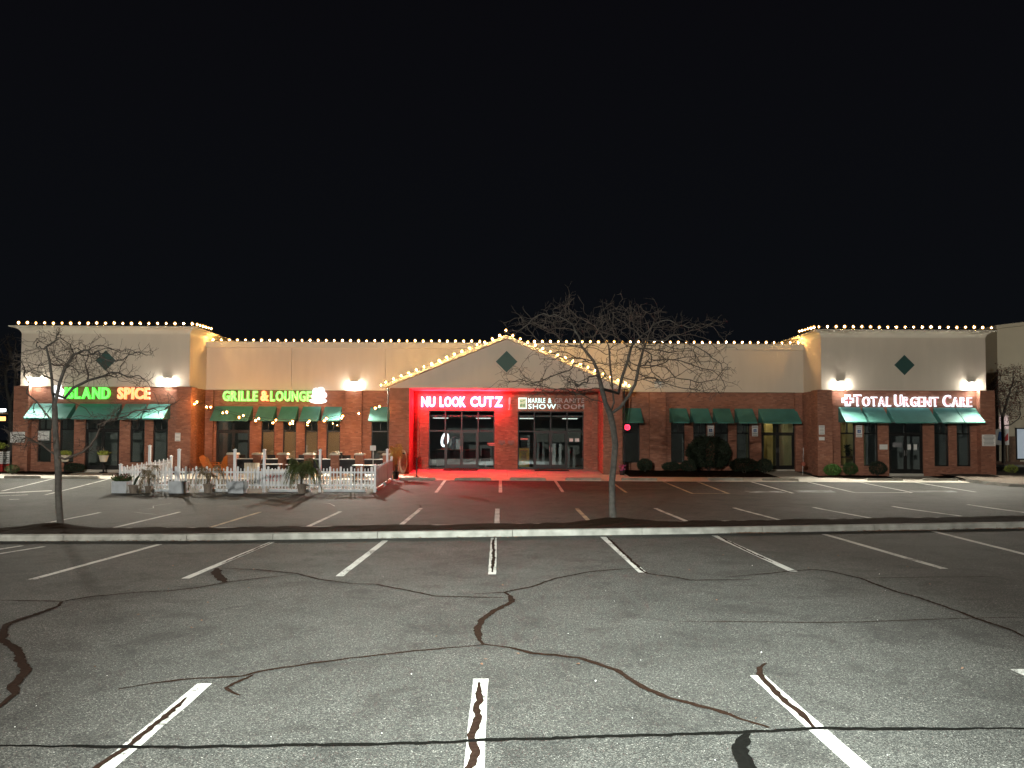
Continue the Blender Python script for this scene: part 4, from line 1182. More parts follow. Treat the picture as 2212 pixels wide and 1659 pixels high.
shrub(1893,1028,.46,.38,"darkleaf","dark shrub between the small white sign and the urgent care doors",2700,.06,19,group=SG,dy=-0.62)
shrub(2116,1024,.50,.36,"darkleaf","dark shrub at the right corner pier under the grey notice",2700,.06,20,group=SG,dy=-0.62)
shrub(2194,1026,.36,.24,"limeleaf","small lime green bush on the planted island at far right",600,.06,21,spread=1.4)
shrub(30,1024,.36,.22,"leaf","low green plant at the foot of the far left brick pier",500,.06,22,spread=1.3,dy=-0.5)
shrub(165,1021,.55,.24,"darkleaf","dark low shrub under the left window, behind the smaller bare tree",2100,.06,23,group=SG,dy=-0.75)
# fallen hydrangea-like heads
litter("leaf_litter",[(gpt(1475,1022),160,.9,.2),(gpt(1560,1030),120,1.2,.15),(gpt(1845,1031),60,.2,.15)],MAT["litter"],9,(.03,.07))

def pot(t,x,y,z,r,h,material,n=14,lip=.02):
    M().lathe([(r*.76,0),(r,h-.04),(r+lip,h-.04),(r+lip,h),(r-.02,h),(r-.03,h-.05),(.01,h-.06)],(x,y,z),n).build("pot",MAT[material],t)
def frond(m,base,a,length,rise,droop,r,leaflets=16,ll=.26,w=.012):
    pts=[]; 
    for i in range(9):
        u=i/8; rad=length*(u*.9); zz=rise*math.sin(min(1,u*1.1)*math.pi*.62)-droop*u**2.4
        pts.append(base+Vector((math.cos(a)*rad,math.sin(a)*rad,zz)))
    m.tube(pts,[.009*(1-.7*i/8) for i in range(9)],4)
    for i in range(leaflets):
        u=.25+.75*i/(leaflets-1); k=min(7,int(u*8)); p=pts[k].lerp(pts[k+1],u*8-k) if k<8 else pts[8]
        d=(pts[min(k+1,8)]-pts[max(k-1,0)]).normalized(); s=d.cross(Vector((0,0,1))); s=s.normalized() if s.length>1e-3 else Vector((1,0,0))
        for sg_ in (-1,1):
            e=(d*.55+s*sg_*.8+Vector((0,0,-.35-.3*u))).normalized(); l=ll*(1-.45*abs(u-.5))
            q=Vector((0,0,1)).cross(e); q=q.normalized()*w if q.length>1e-3 else Vector((w,0,0))
            m.add([p-q*.5,p+e*l*.5+q+Vector((0,0,.01)),p+e*l+Vector((0,0,-.03)),p+e*l*.5-q],[(0,1,2),(0,2,3)])
def palm(px,py,label,n,length,rise,droop,seed,material="palm",r_pot=.19,h_pot=.40,potmat="terracotta",Yc=None,name="potted_palm"):
    p=gpt(px,py); 
    if Yc: p=Vector((at(px,py,Yc).x,Yc,0)); 
    p.z=gz(p.x,p.y); r=random.Random(seed)
    t=thing(name,label,"potted plant",tuple(p))
    pot(t,p.x,p.y,p.z,r_pot,h_pot,potmat)
    m=M(); st=M()
    for k in range(4):
        st.tube([p+Vector((r.uniform(-.06,.06),r.uniform(-.06,.06),h_pot-.06)),p+Vector((r.uniform(-.1,.1),r.uniform(-.1,.1),h_pot+.35))],[.025,.014],5)
    st.build("stem",MAT["twig"],t)
    for k in range(n):
        a=2*math.pi*k/n+r.uniform(-.3,.3); frond(m,p+Vector((0,0,h_pot+r.uniform(.05,.3))),a,length*r.uniform(.75,1.15),rise*r.uniform(.7,1.3),droop*r.uniform(.6,1.4),r)
    m.build("fronds",MAT[material],t)
    return t
palm(652,1062,"bushy green palm in a grey pot, in front of the fence right of the banner",34,.78,.95,.85,31,Yc=32.55)
palm(449,1060,"thin drooping palm in a brown pot, in front of the fence left of the banner",10,.90,.75,1.05,32,"drypalm",Yc=32.6)
palm(320,1064,"withered drooping palm standing beside the white planter at the fence corner",8,.65,.95,1.6,33,"drypalm",r_pot=.13,h_pot=.30,Yc=32.6)
palm(855,1034,"golden leaved plant in a dark pot between the fence end and the brick portico",12,.40,.95,.15,34,"yellowleaf",r_pot=.17,h_pot=.40,potmat="blackmetal",Yc=38.9,name="potted_plant")
# square white planters
def planter(px,label,plants,seed,wd=.31,h=.50):
    p=Vector((at(px,1050,32.65).x,32.65,0)); p.z=gz(p.x,p.y)
    t=thing("planter_box",label,"planter",tuple(p)); x,y,z=p
    m=M(); m.box(x-wd,x+wd,y-.26,y-.235,z,z+h); m.box(x-wd,x+wd,y+.235,y+.26,z,z+h); m.box(x-wd,x-wd+.025,y-.235,y+.235,z,z+h); m.box(x+wd-.025,x+wd,y-.235,y+.235,z,z+h)
    m.build("box",MAT["whitebox"],t)
    M().box(x-wd+.027,x+wd-.027,y-.233,y+.233,z+.02,z+h-.06).build("soil",MAT["mulch"],t)
    if plants:
        r=random.Random(seed); lm=M()
        for k in range(360):
            b=Vector((x+r.uniform(-wd*.85,wd*.95),y+r.uniform(-.2,.2),z+h-.04)); d=Vector((r.gauss(0,.55),r.gauss(0,.55),1)); l=r.uniform(.08,.36)
            leaf_quad(lm,b+d.normalized()*l*r.uniform(.2,.9),d+Vector((r.gauss(0,.7),r.gauss(0,.7),-.2)),.13,.028,r)
        lm.build("foliage",MAT["leaf"],t)
        rm=M()
        for k in range(90):
            b=Vector((x+r.uniform(-wd*.85,wd*.95),y+r.uniform(-.2,.2),z+h)); leaf_quad(rm,b+Vector((0,0,r.uniform(.05,.3))),Vector((r.gauss(0,1),r.gauss(0,1),.3)),.10,.024,r)
        rm.build("russet_foliage",MAT["redleaf"],t)
planter(263,"white planter box full of green and russet leaves at the left fence corner",True,1)
planter(387,"empty white planter box left of the drooping palm, in front of the fence",False,2,wd=.34)
planter(513.5,"empty white planter box between the drooping palm and the banner",False,3,wd=.33)
# dark pot with one long leaf
p=Vector((at(288,1060,32.45).x,32.45,0)); p.z=gz(p.x,p.y)
t=thing("potted_plant","brown pot with one long dark pointed leaf at the left fence corner","potted plant",tuple(p)); pot(t,p.x,p.y,p.z,.19,.36,"terracotta")
m=M(); pts=[p+Vector((0,0,.3)),p+Vector((.06,0,.45)),p+Vector((.14,-.02,.62)),p+Vector((.30,-.03,.85))]
for a,b,wa,wb in ((0,1,.02,.05),(1,2,.05,.06),(2,3,.06,.005)):
    m.add([pts[a]+Vector((-wa,0,0)),pts[a]+Vector((wa,0,-.02)),pts[b]+Vector((wb,0,-.02)),pts[b]+Vector((-wb,0,.0)),pts[a]+Vector((0,.03,0)),pts[b]+Vector((0,.03,0))],[(0,1,2,3),(1,4,5,2),(4,0,3,5)])
m.build("leaf_blade",MAT["darkleaf"],t)

# ------------------------------------------------------------------ patio: brick piers carrying a counter
px_=[503.5,557.9,611.8,667.8,724.9,777.6,837.5]; YP=40.2; PX=[at(q,1000,YP).x for q in px_]
ptxt=["at the left end of the patio counter","second from the left end of the patio counter","behind the right half of the banner","behind the bushy green palm","right of the bushy palm, under two dark vases","between the dark vases and the small pole sign","at the right end of the patio counter"]
brm=brickwork
for i,x in enumerate(PX):
    z=G(x,YP)+.012; t=thing("brick_pier","low brick pier with stone cap "+ptxt[i],"brick pier",(x,YP,z),"brick piers of the patio counter")
    M().box(x-.215,x+.215,YP-.215,YP+.215,z,z+1.10).build("pier_core",MAT["brick_core"],t)
    brickwork=M()
    bricks((x-.215,YP-.215),(1,0),(0,-1),.43,z+.005,z+1.10); bricks((x+.215,YP-.215),(0,1),(1,0),.43,z+.005,z+1.10); bricks((x-.215,YP+.215),(0,-1),(-1,0),.43,z+.005,z+1.10)
    brickwork.build("brickwork",MAT["brick"],t,kind="stuff")
    m=M(); m.box(x-.27,x+.27,YP-.27,YP+.27,z+1.101,z+1.17); m.box(x-.24,x+.24,YP-.24,YP+.24,z+1.17,z+1.20); m.build("cap",MAT["cap"],t)
zc=G(-9,YP)+.012
t=thing("bar_counter","long dark bar counter with thin pale top running between the brick piers","counter",((PX[0]+PX[-1])/2,YP,zc))
for i,(a,b) in enumerate(zip(PX,PX[1:])):
    M().box(a+.23,b-.23,YP-.17,YP+.20,zc+.86,zc+.90).build("counter_top",MAT["table"],t)
    m=M(); m.box(a+.23,b-.23,YP-.02,YP+.02,zc+.12,zc+.855)
    m.build("counter_panel",MAT["dark"],t)
def table(px,py,Y,w,label,cloth=False):
    x=at(px,py,Y).x; z=G(x,Y)+.012; t=thing("patio_table",label,"table",(x,Y,z))
    M().box(x-w/2,x+w/2,Y-.32,Y+.32,z+.70,z+.74).build("tabletop",MAT["table"],t)
    for sx in (-1,1):
        for sy in (-1,1): M().box(x+sx*(w/2-.06)-.02,x+sx*(w/2-.06)+.02,Y+sy*.26-.02,Y+sy*.26+.02,z,z+.699).build("leg",MAT["blackmetal"],t)
    return t
table(587,1003,38.9,.95,"white topped patio table behind the banner, left of the bushy palm")
table(641,1002,38.8,1.0,"white topped patio table directly behind the bushy green palm")
table(795,1012,38.6,1.5,"pale patio table near the right end of the fence")
# patio chairs: dark ones round the counter
def patio_chair(x,Y,label,rz,material="dark",group="dark patio chairs at the counter"):
    z=G(x,Y)+.012; t=thing("patio_chair",label,"chair",(x,Y,z),group); t.rotation_euler=(0,0,rz)
    ORIGIN[t.name]=(0,0,0)
    M().box(-.23,.23,-.23,.23,.43,.47).build("seat",MAT[material],t)
    m=M(); m.prism([(.20,.47),(.23,.47),(.31,1.02),(.28,1.02)],'x',-.22,.22); m.build("backrest",MAT[material],t)
    for sx in (-.2,.2):
        for sy in (-.2,.2): M().tube([(sx,sy,0),(sx,sy,.43)],.014,5).build("leg",MAT["blackmetal"],t)
        M().tube([(sx*1.1,-.2,.45),(sx*1.1,-.2,.65),(sx*1.1,.24,.67)],.013,5).build("armrest",MAT["blackmetal"],t)
for px,lab,rz in ((533,"dark patio chair behind the first gap in the counter",2.6),(590,"dark patio chair behind the second brick pier gap, below the brown blind",3.1),(697,"dark patio chair behind the counter right of the bushy palm",2.7),(770,"dark patio chair behind the counter near the pole sign",3.6),(750,"dark patio chair behind the two dark vases",3.2),(655,"dark patio chair behind the counter left of the palm top",3.3)):
    patio_chair(at(px,990,41.2).x,41.2,lab,rz)
# orange slatted garden chairs
def adirondack(px,Y,rz,label):
    x=at(px,990,Y).x; z=G(x,Y)+.012; t=thing("garden_chair",label,"chair",(x,Y,z),"orange slatted garden chairs"); t.rotation_euler=(0,0,rz); ORIGIN[t.name]=(0,0,0)
    for k in range(5):
        u=(k-2)/2.0; h=.86-.10*u*u; xx=(k-2)*.105
        M().prism([(.14,.26),(.165,.26),(.48,.26+h*.80),(.455,.26+h*.80)],'x',xx-.045,xx+.045).build("back_slat",MAT["orange"],t)
    for k in range(4): M().box(-.26,.26,-.36+.125*k,-.25+.125*k,.37-.035*k,.39-.035*k).build("seat_slat",MAT["orange"],t)
    for s in (-1,1):
        M().prism([(-.42,.0),(-.34,.0),(-.32,.38),(-.42,.38)],'x',s*.27-.02,s*.27+.02).build("leg",MAT["orange"],t)
        M().prism([(-.36,.30),(.42,.02),(.52,.02),(-.36,.37)],'x',s*.30-.012,s*.30+.012).build("side_rail",MAT["orange"],t)
        M().box(s*.33-.06,s*.33+.06,-.45,.32,.56,.58).build("armrest",MAT["orange"],t)
        M().box(s*.33-.03,s*.33+.03,-.40,-.33,.38,.558).build("arm_post",MAT["orange"],t)
adirondack(467,40.3,2.2,"orange slatted garden chair turned side-on, nearest the tower wall corner")
adirondack(452,41.3,1.2,"orange slatted garden chair furthest left on the patio, seen from behind a post")
adirondack(481,41.4,-2.2,"orange slatted garden chair in the middle of the orange group")
adirondack(495,42.0,3.5,"orange slatted garden chair in front of the glass restaurant door")
# slatted round tub
x=at(544,1005,39.6).x; z=G(x,39.6)+.012; t=thing("slatted_tub","pale slatted wooden tub behind the fence, left of the banner","planter",(x,39.6,z))
for k in range(18):
    a=2*math.pi*k/18; M().obox((x+.36*math.cos(a),39.6+.36*math.sin(a),z+.36),Matrix.Rotation(a,3,'Z'),.012,.056,.36).build("slat",MAT["cap"],t)
M().lathe([(.335,.02),(.335,.66)],(x,39.6,z),18).build("liner",MAT["wood"],t)
# vases on the counter
for px,lab in ((722,"dark round vase with pale rim standing on the counter, the left one"),(735,"dark round vase with pale rim standing on the counter, the right one")):
    p=at(px,985,40.15); t=thing("vase",lab,"vase",(p.x,40.15,zc+.90),"dark vases on the counter")
    M().lathe([(.05,0),(.10,.08),(.13,.2),(.10,.31),(.11,.33)],(p.x,40.15,zc+.902),14).build("body",MAT["dark"],t,smooth=True)
    M().lathe([(.112,.33),(.125,.345),(.112,.36),(.09,.35)],(p.x,40.15,zc+.904),14).build("rim",MAT["cap"],t)
p=at(806,990,39.4); z=G(p.x,39.4)+.012; t=thing("pole_sign","small pale sign on a thin white pole at the right end of the patio","sign",(p.x,39.4,z))
M().tube([(p.x,39.4,z),(p.x,39.4,z+1.55)],.018,7).build("pole",MAT["white"],t); M().box(p.x-.16,p.x+.14,39.37,39.385,z+1.40,z+1.66).build("sign_plate",MAT["paper"],t); M().lathe([(.16,0),(.16,.03),(.03,.05)],(p.x,39.4,z),12).build("base",MAT["blackmetal"],t)

# ------------------------------------------------------------------ shop front furniture and notices
def on_ground(px,py): p=gpt(px,py); p.z=G(p.x,p.y)+.012; return p
p=on_ground(900,1031); t=thing("stanchion","black crowd barrier post by the brick pier under the red glow","stanchion",tuple(p))
M().lathe([(.17,0),(.17,.02),(.03,.035)],tuple(p),16).build("base",MAT["blackmetal"],t); M().tube([p+Vector((0,0,.03)),p+Vector((0,0,1.0))],.032,10).build("pole",MAT["blackmetal"],t)
# hose on the pier
t=thing("garden_hose","pale garden hose looped against the left brick pier of the portico","hose",(-5.05,41.5,.62))
for k in range(3):
    pts=[]
    for i in range(21):
        a=2*math.pi*i/20; pts.append((-5.1+(.17+.02*k)*math.cos(a),41.49-.028*k,1.22+(.52+.05*k)*math.sin(a)))
    M().tube(pts,.013,6).build("hose_loop",MAT["cream"],t,smooth=True)
M().box(-5.17,-5.03,41.44,41.588,1.62,1.68).build("hook",MAT["blackmetal"],t)
for a,b,lab in ((1.0,-2.1,"black door mat in front of the barber shop doors"),(1.0,3.1,"black door mat in front of the showroom doors")):
    y0=43.2; m=M(); x0,x1=b-.98,b+.98
    q=[(x0,y0),(x1,y0),(x1,43.9),(x0,43.9)]
    m.add([(x,y,G(x,y)+.016) for x,y in q]+[(x,y,G(x,y)+.03) for x,y in q],[(4,5,6,7),(0,1,5,4),(1,2,6,5),(2,3,7,6),(3,0,4,7)])
    tag(m.build("door_mat",MAT["rubber"]),lab,"door mat","door mats")
for px,lab in ((1084,"grey meter box on the brick between the shop fronts, left one"),(1104,"grey meter box on the brick between the shop fronts, right one")):
    q=at(px,955,43.98); t=thing("meter_box",lab,"meter box",(q.x,43.99,q.z),"meter boxes")
    M().box(q.x-.19,q.x+.19,43.86,43.99,q.z-.09,q.z+.10).build("cover",MAT["terracotta"],t); M().prism([(q.x-.12,q.z-.095),(q.x+.12,q.z-.095),(q.x+.05,q.z-.17),(q.x-.05,q.z-.17)],'y',43.88,43.99).build("gland",MAT["terracotta"],t)
def notice(px0,py0,px1,py1,Y,label,lines=5,blue=None,name="wall_notice",cat="notice",col="paper",head=False):
    a=at(px0,py1,Y-.01); b=at(px1,py0,Y-.01); x0,x1,z0,z1=a.x,b.x,a.z,b.z
    t=thing(name,label,cat,((x0+x1)/2,Y,z0)); M().box(x0,x1,Y-.022,Y-.010,z0,z1).build("plate",MAT[col],t)
    w=x1-x0; h=z1-z0; m=M(); r=random.Random(int(px0)); skip=(.42,.80) if blue else (2,3)
    for i in range(lines):
        u=.9-.8*i/max(1,lines-1) if lines>1 else .5
        if blue and .28<u<.72: continue
        e=r.uniform(.06,.18); zz=z0+h*u; m.box(x0+w*e,x1-w*e,Y-.026,Y-.0225,zz-h*.022,zz+h*.022)
    if m.v: m.build("print_line",MAT["ink"],t)
    if blue:
        s=w*.26; cx=(x0+x1)/2; cz=z0+h*.50
        M().box(cx-s,cx+s,Y-.027,Y-.0235,cz-s,cz+s).build("blue_square",MAT["blueink"],t)
        g=M(); g.lathe([(.001,0),(s*.16,0),(s*.16,.003)],(0,0,0),8)
        q=M(); q.prism([(cx-s*.1,cz+s*.55),(cx+s*.1,cz+s*.55),(cx+s*.1,cz),(cx+s*.45,cz),(cx+s*.6,cz-s*.6),(cx+s*.42,cz-s*.6),(cx+s*.3,cz-s*.15),(cx-s*.1,cz-s*.15)],'y',Y-.031,Y-.028)
        pts=[]
        for k in range(14):
            aa=R(100+k*19); pts.append((cx+s*.42*math.cos(aa)-s*.05,cz-s*.25+s*.42*math.sin(aa)))
        inn=[(cx-s*.05+(u-cx+s*.05)*.68,cz-s*.25+(v-cz+s*.25)*.68) for u,v in reversed(pts)]
        for k in range(13): q.prism([pts[k],pts[k+1],inn[12-k],inn[13-k]],'y',Y-.031,Y-.028)
        q.prism([(cx-s*.12,cz+s*.62),(cx+s*.12,cz+s*.62),(cx+s*.12,cz+s*.85),(cx-s*.12,cz+s*.85)],'y',Y-.031,Y-.028)
        q.build("wheelchair_symbol",MAT["paper"],t)
    return t
notice(1528.5,917,1541.5,942,43.98,"tall white accessible parking sign above the big round bush",7,True,"parking_sign","sign")
notice(1624.5,918,1637,942.5,43.98,"tall white accessible parking sign left of the lit yellow doorway",7,True,"parking_sign","sign")
notice(1849,919,1862,944.5,41.58,"tall white accessible parking sign between the two left windows of the urgent care",7,True,"parking_sign","sign")
notice(1769,919,1781,938.5,41.255,"white notice with red print on the left corner pier of the urgent care tower",6)
notice(1769,944,1781,951,41.255,"small blank white plate under the white notice on the corner pier",0)
notice(2121.5,939,2150,963.5,41.255,"wide grey-white notice on the right corner pier above the dark shrub",8)
notice(1900,960,1917,971,41.58,"small pale sign beside the urgent care doors",3,name="door_sign",cat="sign")
notice(378,935,390,953,41.255,"small white notice on the pier right of the ISLAND SPICE windows",3)
notice(22,933,54,956,41.255,"wide grey-white notice on the far left brick pier behind thin branches",7)
notice(82,931,107,951,41.64,"white notice taped inside the far left window",3)
# papers on the urgent care doors
notice(1960.5,959.5,1967,971.5,41.665,"white paper sheet on the right urgent care door, the left one",4,name="door_paper")
notice(1974,959.5,1980.5,972,41.665,"white paper sheet with a green crest on the right urgent care door",2,name="door_paper")
notice(1928,956,1948,966,41.665,"faded white lettering block on the left urgent care door",2,name="door_decal",col="ink")
# yellow poster in the showroom window, red strip stickers
def decal(px0,py0,px1,py1,Y,label,m_,name="window_sticker",cat="sticker"):
    a=at(px0,py1,Y); b=at(px1,py0,Y); return tag(M().box(a.x,b.x,Y-.008,Y,a.z,b.z).build(name,m_),label,cat)
YEL=mat("yellow_poster_paper",(.45,.37,.10),.7,noise=(6,.25))
q0=at(1119.5,1012,44.07); q1=at(1143.5,980,44.07)
t=thing("poster","yellow poster leaning inside the bottom left of the showroom window","poster",((q0.x+q1.x)/2,44.2,q0.z))
M().box(q0.x+.04,q1.x,44.2,44.21,.85,1.95).build("sheet",YEL,t); m=M(); rr=random.Random(3)
for i in range(7): 
    e=rr.uniform(.05,.2); zz=1.3+.08*i; m.box(q0.x+.06+e,q1.x-.04-e,44.195,44.1985,zz,zz+.04)
m.build("print_line",MAT["ink"],t)
PINKS=mat("salmon_sticker",(.55,.20,.17),.6)
decal(1124,946.5,1141,950,44.09,"salmon coloured strip sticker on the left showroom window",PINKS)
decal(1053,956.5,1072,960,44.05,"salmon lettering strip on the right barber shop door",PINKS)
decal(1056,961,1070,963,44.05,"short salmon lettering strip below the longer strip on the right barber shop door",PINKS)
decal(1230,947,1238,954,44.09,"left white lettering block on the right showroom pane",MAT["paper"]); decal(1242,947,1251,954,44.09,"right white lettering block on the right showroom pane",MAT["paper"])
# red neon sign in the first right window
q=at(1355,923,44.2); t=thing("neon_sign","round glowing red neon sign hung in the window by the portico","neon sign",tuple(q))
pts=[(q.x+.15*math.cos(2*math.pi*i/24),44.2,q.z+.13*math.sin(2*math.pi*i/24)) for i in range(25)]
NEON=glow("red_neon_tube",(1.0,.03,.07),9.0)
M().tube(pts,.03,7).build("tube",NEON,t); M().tube([(q.x-.08,44.2,q.z-.02),(q.x,44.2,q.z+.05),(q.x+.08,44.2,q.z),(q.x-.02,44.2,q.z-.06)],.022,6).build("tube",NEON,t); M().tube([(q.x,44.2,q.z+.13),(q.x,44.2,3.74)],.006,4).build("hanger",MAT["wire"],t)
# pink flowers by the right pier
p=on_ground(1344,1027); t=thing("flower_pot","small dark pot of pink flowers at the foot of the portico's right pier","potted plant",tuple(p)); pot(t,p.x,p.y,p.z,.15,.24,"dark")
fm=M(); rr=random.Random(4)
for k in range(70): leaf_quad(fm,p+Vector((rr.gauss(0,.09),rr.gauss(0,.08),.24+rr.uniform(0,.3))),Vector((rr.gauss(0,1),rr.gauss(0,1),.4)),.09,.035,rr)
fm.build("blossom",MAT["pink"],t)
# marker post with red ball by the right tower
p=on_ground(1734,1027); t=thing("marker_post","thin leaning marker post with a red disc beside the urgent care tower","marker",tuple(p))
M().tube([p,p+Vector((.05,.0,1.5))],.012,6).build("pole",MAT["greymetal"],t); M().lathe([(.01,-.12),(.10,-.08),(.13,0),(.10,.08),(.01,.12)],tuple(p+Vector((.02,-.02,.62))),12).build("disc",mat("faded_red",(.45,.13,.09),.6),t)
# leaning white board
p=on_ground(2015,1026); t=thing("sandwich_board","blank white board leaning beside the urgent care doors","sign board",tuple(p)); t.rotation_euler=(0,R(-5),R(12)); ORIGIN[t.name]=(0,0,0)
M().prism([(-.03,0),(.02,0),(.10,.88),(.05,.88)],'x',-.24,.24).build("front_board",MAT["paper"],t); M().prism([(.22,0),(.27,0),(.125,.86),(.105,.86)],'x',-.235,.235).build("rear_board",MAT["white"],t)
# urn planters by the ISLAND SPICE door
for px,lab in ((141,"cream tapered planter of lime leaves on a black stand behind the smaller tree trunk"),(224,"cream tapered planter of lime leaves on a black stand at the ISLAND SPICE door")):
    Y=41.05; x=at(px,990,Y).x; z=G(x,Y)+.03; t=thing("urn_planter",lab,"planter",(x,Y,z),"cream planters by the restaurant door")
    m=M(); m.tube([(x,Y,z),(x,Y,z+.58)],.05,8); m.lathe([(.22,0),(.20,.04),(.06,.07)],(x,Y,z),12); m.lathe([(.05,.5),(.17,.585)],(x,Y,z),10); m.build("stand",MAT["blackmetal"],t)
    M().lathe([(.15,0),(.215,.30),(.235,.31),(.235,.345),(.20,.345),(.19,.31),(.01,.30)],(x,Y,z+.59),16,1.15,.9).build("pot",MAT["cream"],t)
    fm=M(); rr=random.Random(int(px))
    for k in range(260): leaf_quad(fm,Vector((x+rr.gauss(0,.11),Y+rr.gauss(0,.09),z+.93+rr.uniform(0,.16))),Vector((rr.gauss(0,.9),rr.gauss(0,.9),.9)),.15,.03,rr)
    fm.build("foliage",MAT["limeleaf"],t)
# far left crates
def crate(x,y,z,w,d,h,material,label,rows):
    t=thing("crate",label,"crate",(x,y,z))
    for k in range(rows):
        za=z+h*k/rows+.008; zb=z+h*(k+1)/rows-.02
        M().box(x-w,x+w,y-d,y-d+.015,za,zb).build("slat",MAT[material],t); M().box(x-w,x+w,y+d-.015,y+d,za,zb).build("slat",MAT[material],t)
    for sx in (-1,1):
        for sy in (-1,1): M().box(x+sx*(w+.012)-.012,x+sx*(w+.012)+.012,y+sy*(d-.03)-.03,y+sy*(d-.03)+.03,z,z+h).build("corner_batten",MAT[material],t)
    M().box(x-w,x+w,y-d+.016,y+d-.016,z,z+.012).build("bottom_board",MAT[material],t)
xb,yb_=-27.15,41.6; zb_=G(xb,yb_)+.012
crate(xb,yb_,zb_,.42,.32,.42,"red","red slatted crate at the bottom of the far left stack",3)
crate(xb,yb_,zb_+.424,.42,.32,.34,"white","white slatted crate in the middle of the far left stack",3)
crate(xb,yb_,zb_+.768,.42,.32,.34,"white","white slatted crate on top of the far left stack, under the plants",3)
t=thing("potted_plant","dark pot with yellow-green leaves on top of the far left crates","potted plant",(xb,yb_,zb_+1.11)); M().box(xb-.33,xb+.33,yb_-.2,yb_+.2,zb_+1.09,zb_+1.12).build("tray",MAT["wood"],t); pot(t,xb-.1,yb_,zb_+1.12,.14,.2,"dark")
fm=M(); rr=random.Random(8)
for k in range(150): leaf_quad(fm,Vector((xb+.1+rr.gauss(0,.16),yb_+rr.gauss(0,.1),zb_+1.2+rr.uniform(0,.3))),Vector((rr.gauss(0,1),rr.gauss(0,1),.6)),.12,.03,rr)
fm.build("foliage",MAT["limeleaf"],t)

# ------------------------------------------------------------------ what shows inside the shops
q=at(961,950,45.2); t=thing("ring_light","glowing white oval ring light inside the barber shop window","lamp",(q.x,45.2,q.z-.4))
RING=glow("ring_light_tube",(.86,.95,1.0),3.0)
pts=[(q.x+.17*math.cos(2*math.pi*i/26)+.06*math.sin(2*math.pi*i/26),45.2,q.z+.36*math.sin(2*math.pi*i/26)) for i in range(27)]
M().tube(pts,.07,8).build("tube",RING,t); M().tube([(q.x,45.25,q.z-.36),(q.x,45.25,.7)],.02,6).build("stand",MAT["blackmetal"],t)
t=thing("reception_desk","dark reception desk behind the barber shop doors","desk",(-2.1,46,.7))
M().box(-3.7,-1.3,46.0,46.05,.7,1.78).build("front_panel",MAT["dark"],t); M().box(-3.75,-1.25,45.92,46.6,1.782,1.83).build("desk_top",MAT["wood"],t); M().box(-3.7,-3.65,46.052,46.55,.7,1.78).build("side_panel",MAT["dark"],t)
def barber_chair(x,y,label,material):
    z=.70; t=thing("barber_chair",label,"chair",(x,y,z)); 
    M().lathe([(.30,0),(.28,.05),(.05,.08),(.05,.45)],(x,y,z),14).build("pedestal",MAT["greymetal"],t); M().box(x-.27,x+.27,y-.27,y+.27,z+.452,z+.58).build("seat",MAT[material],t)
    M().prism([(y+.2,z+.582),(y+.3,z+.582),(y+.42,z+1.2),(y+.33,z+1.2)],'x',x-.25,x+.25).build("backrest",MAT[material],t)
    for s in (-1,1): M().box(x+s*.30-.04,x+s*.30+.04,y-.25,y+.2,z+.70,z+.76).build("armrest",MAT[material],t)
barber_chair(-.7,45.6,"black barber chair behind the right pane of the barber shop","dark"); barber_chair(-3.3,47.4,"red barber chair far inside the barber shop, left","red")
t=thing("arched_mirror","pale arched mirror standing behind the barber shop's left door","mirror",(-2.6,47,.7))
m=M(); pts=[(-2.95,1.75),(-2.25,1.75),(-2.25,2.35),(-2.35,2.55),(-2.6,2.65),(-2.85,2.55),(-2.95,2.35)]; m.prism(pts,'y',46.9,46.95); m.build("mirror_frame",MAT["paper"],t); M().prism([(x*.8-2.6*.2,(z-1.75)*.85+1.8) for x,z in pts],'y',46.88,46.899).build("mirror_glass",MAT["greymetal"],t)
for x,y,w,h,rz,lab in ((2.5,46.2,.7,1.6,.2,"pale stone slab standing inside the showroom behind the left door"),(3.6,46.6,.6,1.5,-.15,"pale stone slab standing inside the showroom behind the right door"),(4.4,46.0,.5,1.3,.1,"pale stone slab standing inside the showroom's right pane"),(1.7,47.2,.6,2.0,0,"tall pale stone slab deep inside the showroom's left pane")):
    m=M(); m.obox((x,y,.705+h/2),Matrix.Rotation(rz,3,'Z')@Matrix.Rotation(R(-6),3,'X'),w/2,.02,h/2); tag(m.build("stone_slab",MAT["stone"]),lab,"stone slab","stone slabs in the showroom")
t=thing("display_rack","dark sample rack behind the showroom's left pane","rack",(1.9,45.3,.7))
for k in range(5): M().box(1.35,2.15,45.2,45.5,.95+.33*k,.98+.33*k).build("shelf",MAT["wood"],t)
for x in (1.35,2.15): M().box(x-.02,x+.02,45.2,45.5,.7,2.5).build("upright",MAT["dark"],t)
# plant on the sill inside the urgent care
x=at(1832,950,42.15).x; t=thing("potted_plant","dark potted plant on a sill in the yellow lit window","potted plant",(x,42.2,1.6)); M().box(x-.4,x+.42,42.0,42.45,1.52,1.6).build("ledge",MAT["wood"],t); pot(t,x,42.2,1.602,.11,.2,"dark")
fm=M(); rr=random.Random(18)
for k in range(120): leaf_quad(fm,Vector((x+rr.gauss(0,.09),42.2+rr.gauss(0,.06),1.8+rr.uniform(0,.4))),Vector((rr.gauss(0,1),rr.gauss(0,1),.6)),.12,.03,rr)
fm.build("foliage",MAT["darkleaf"],t)

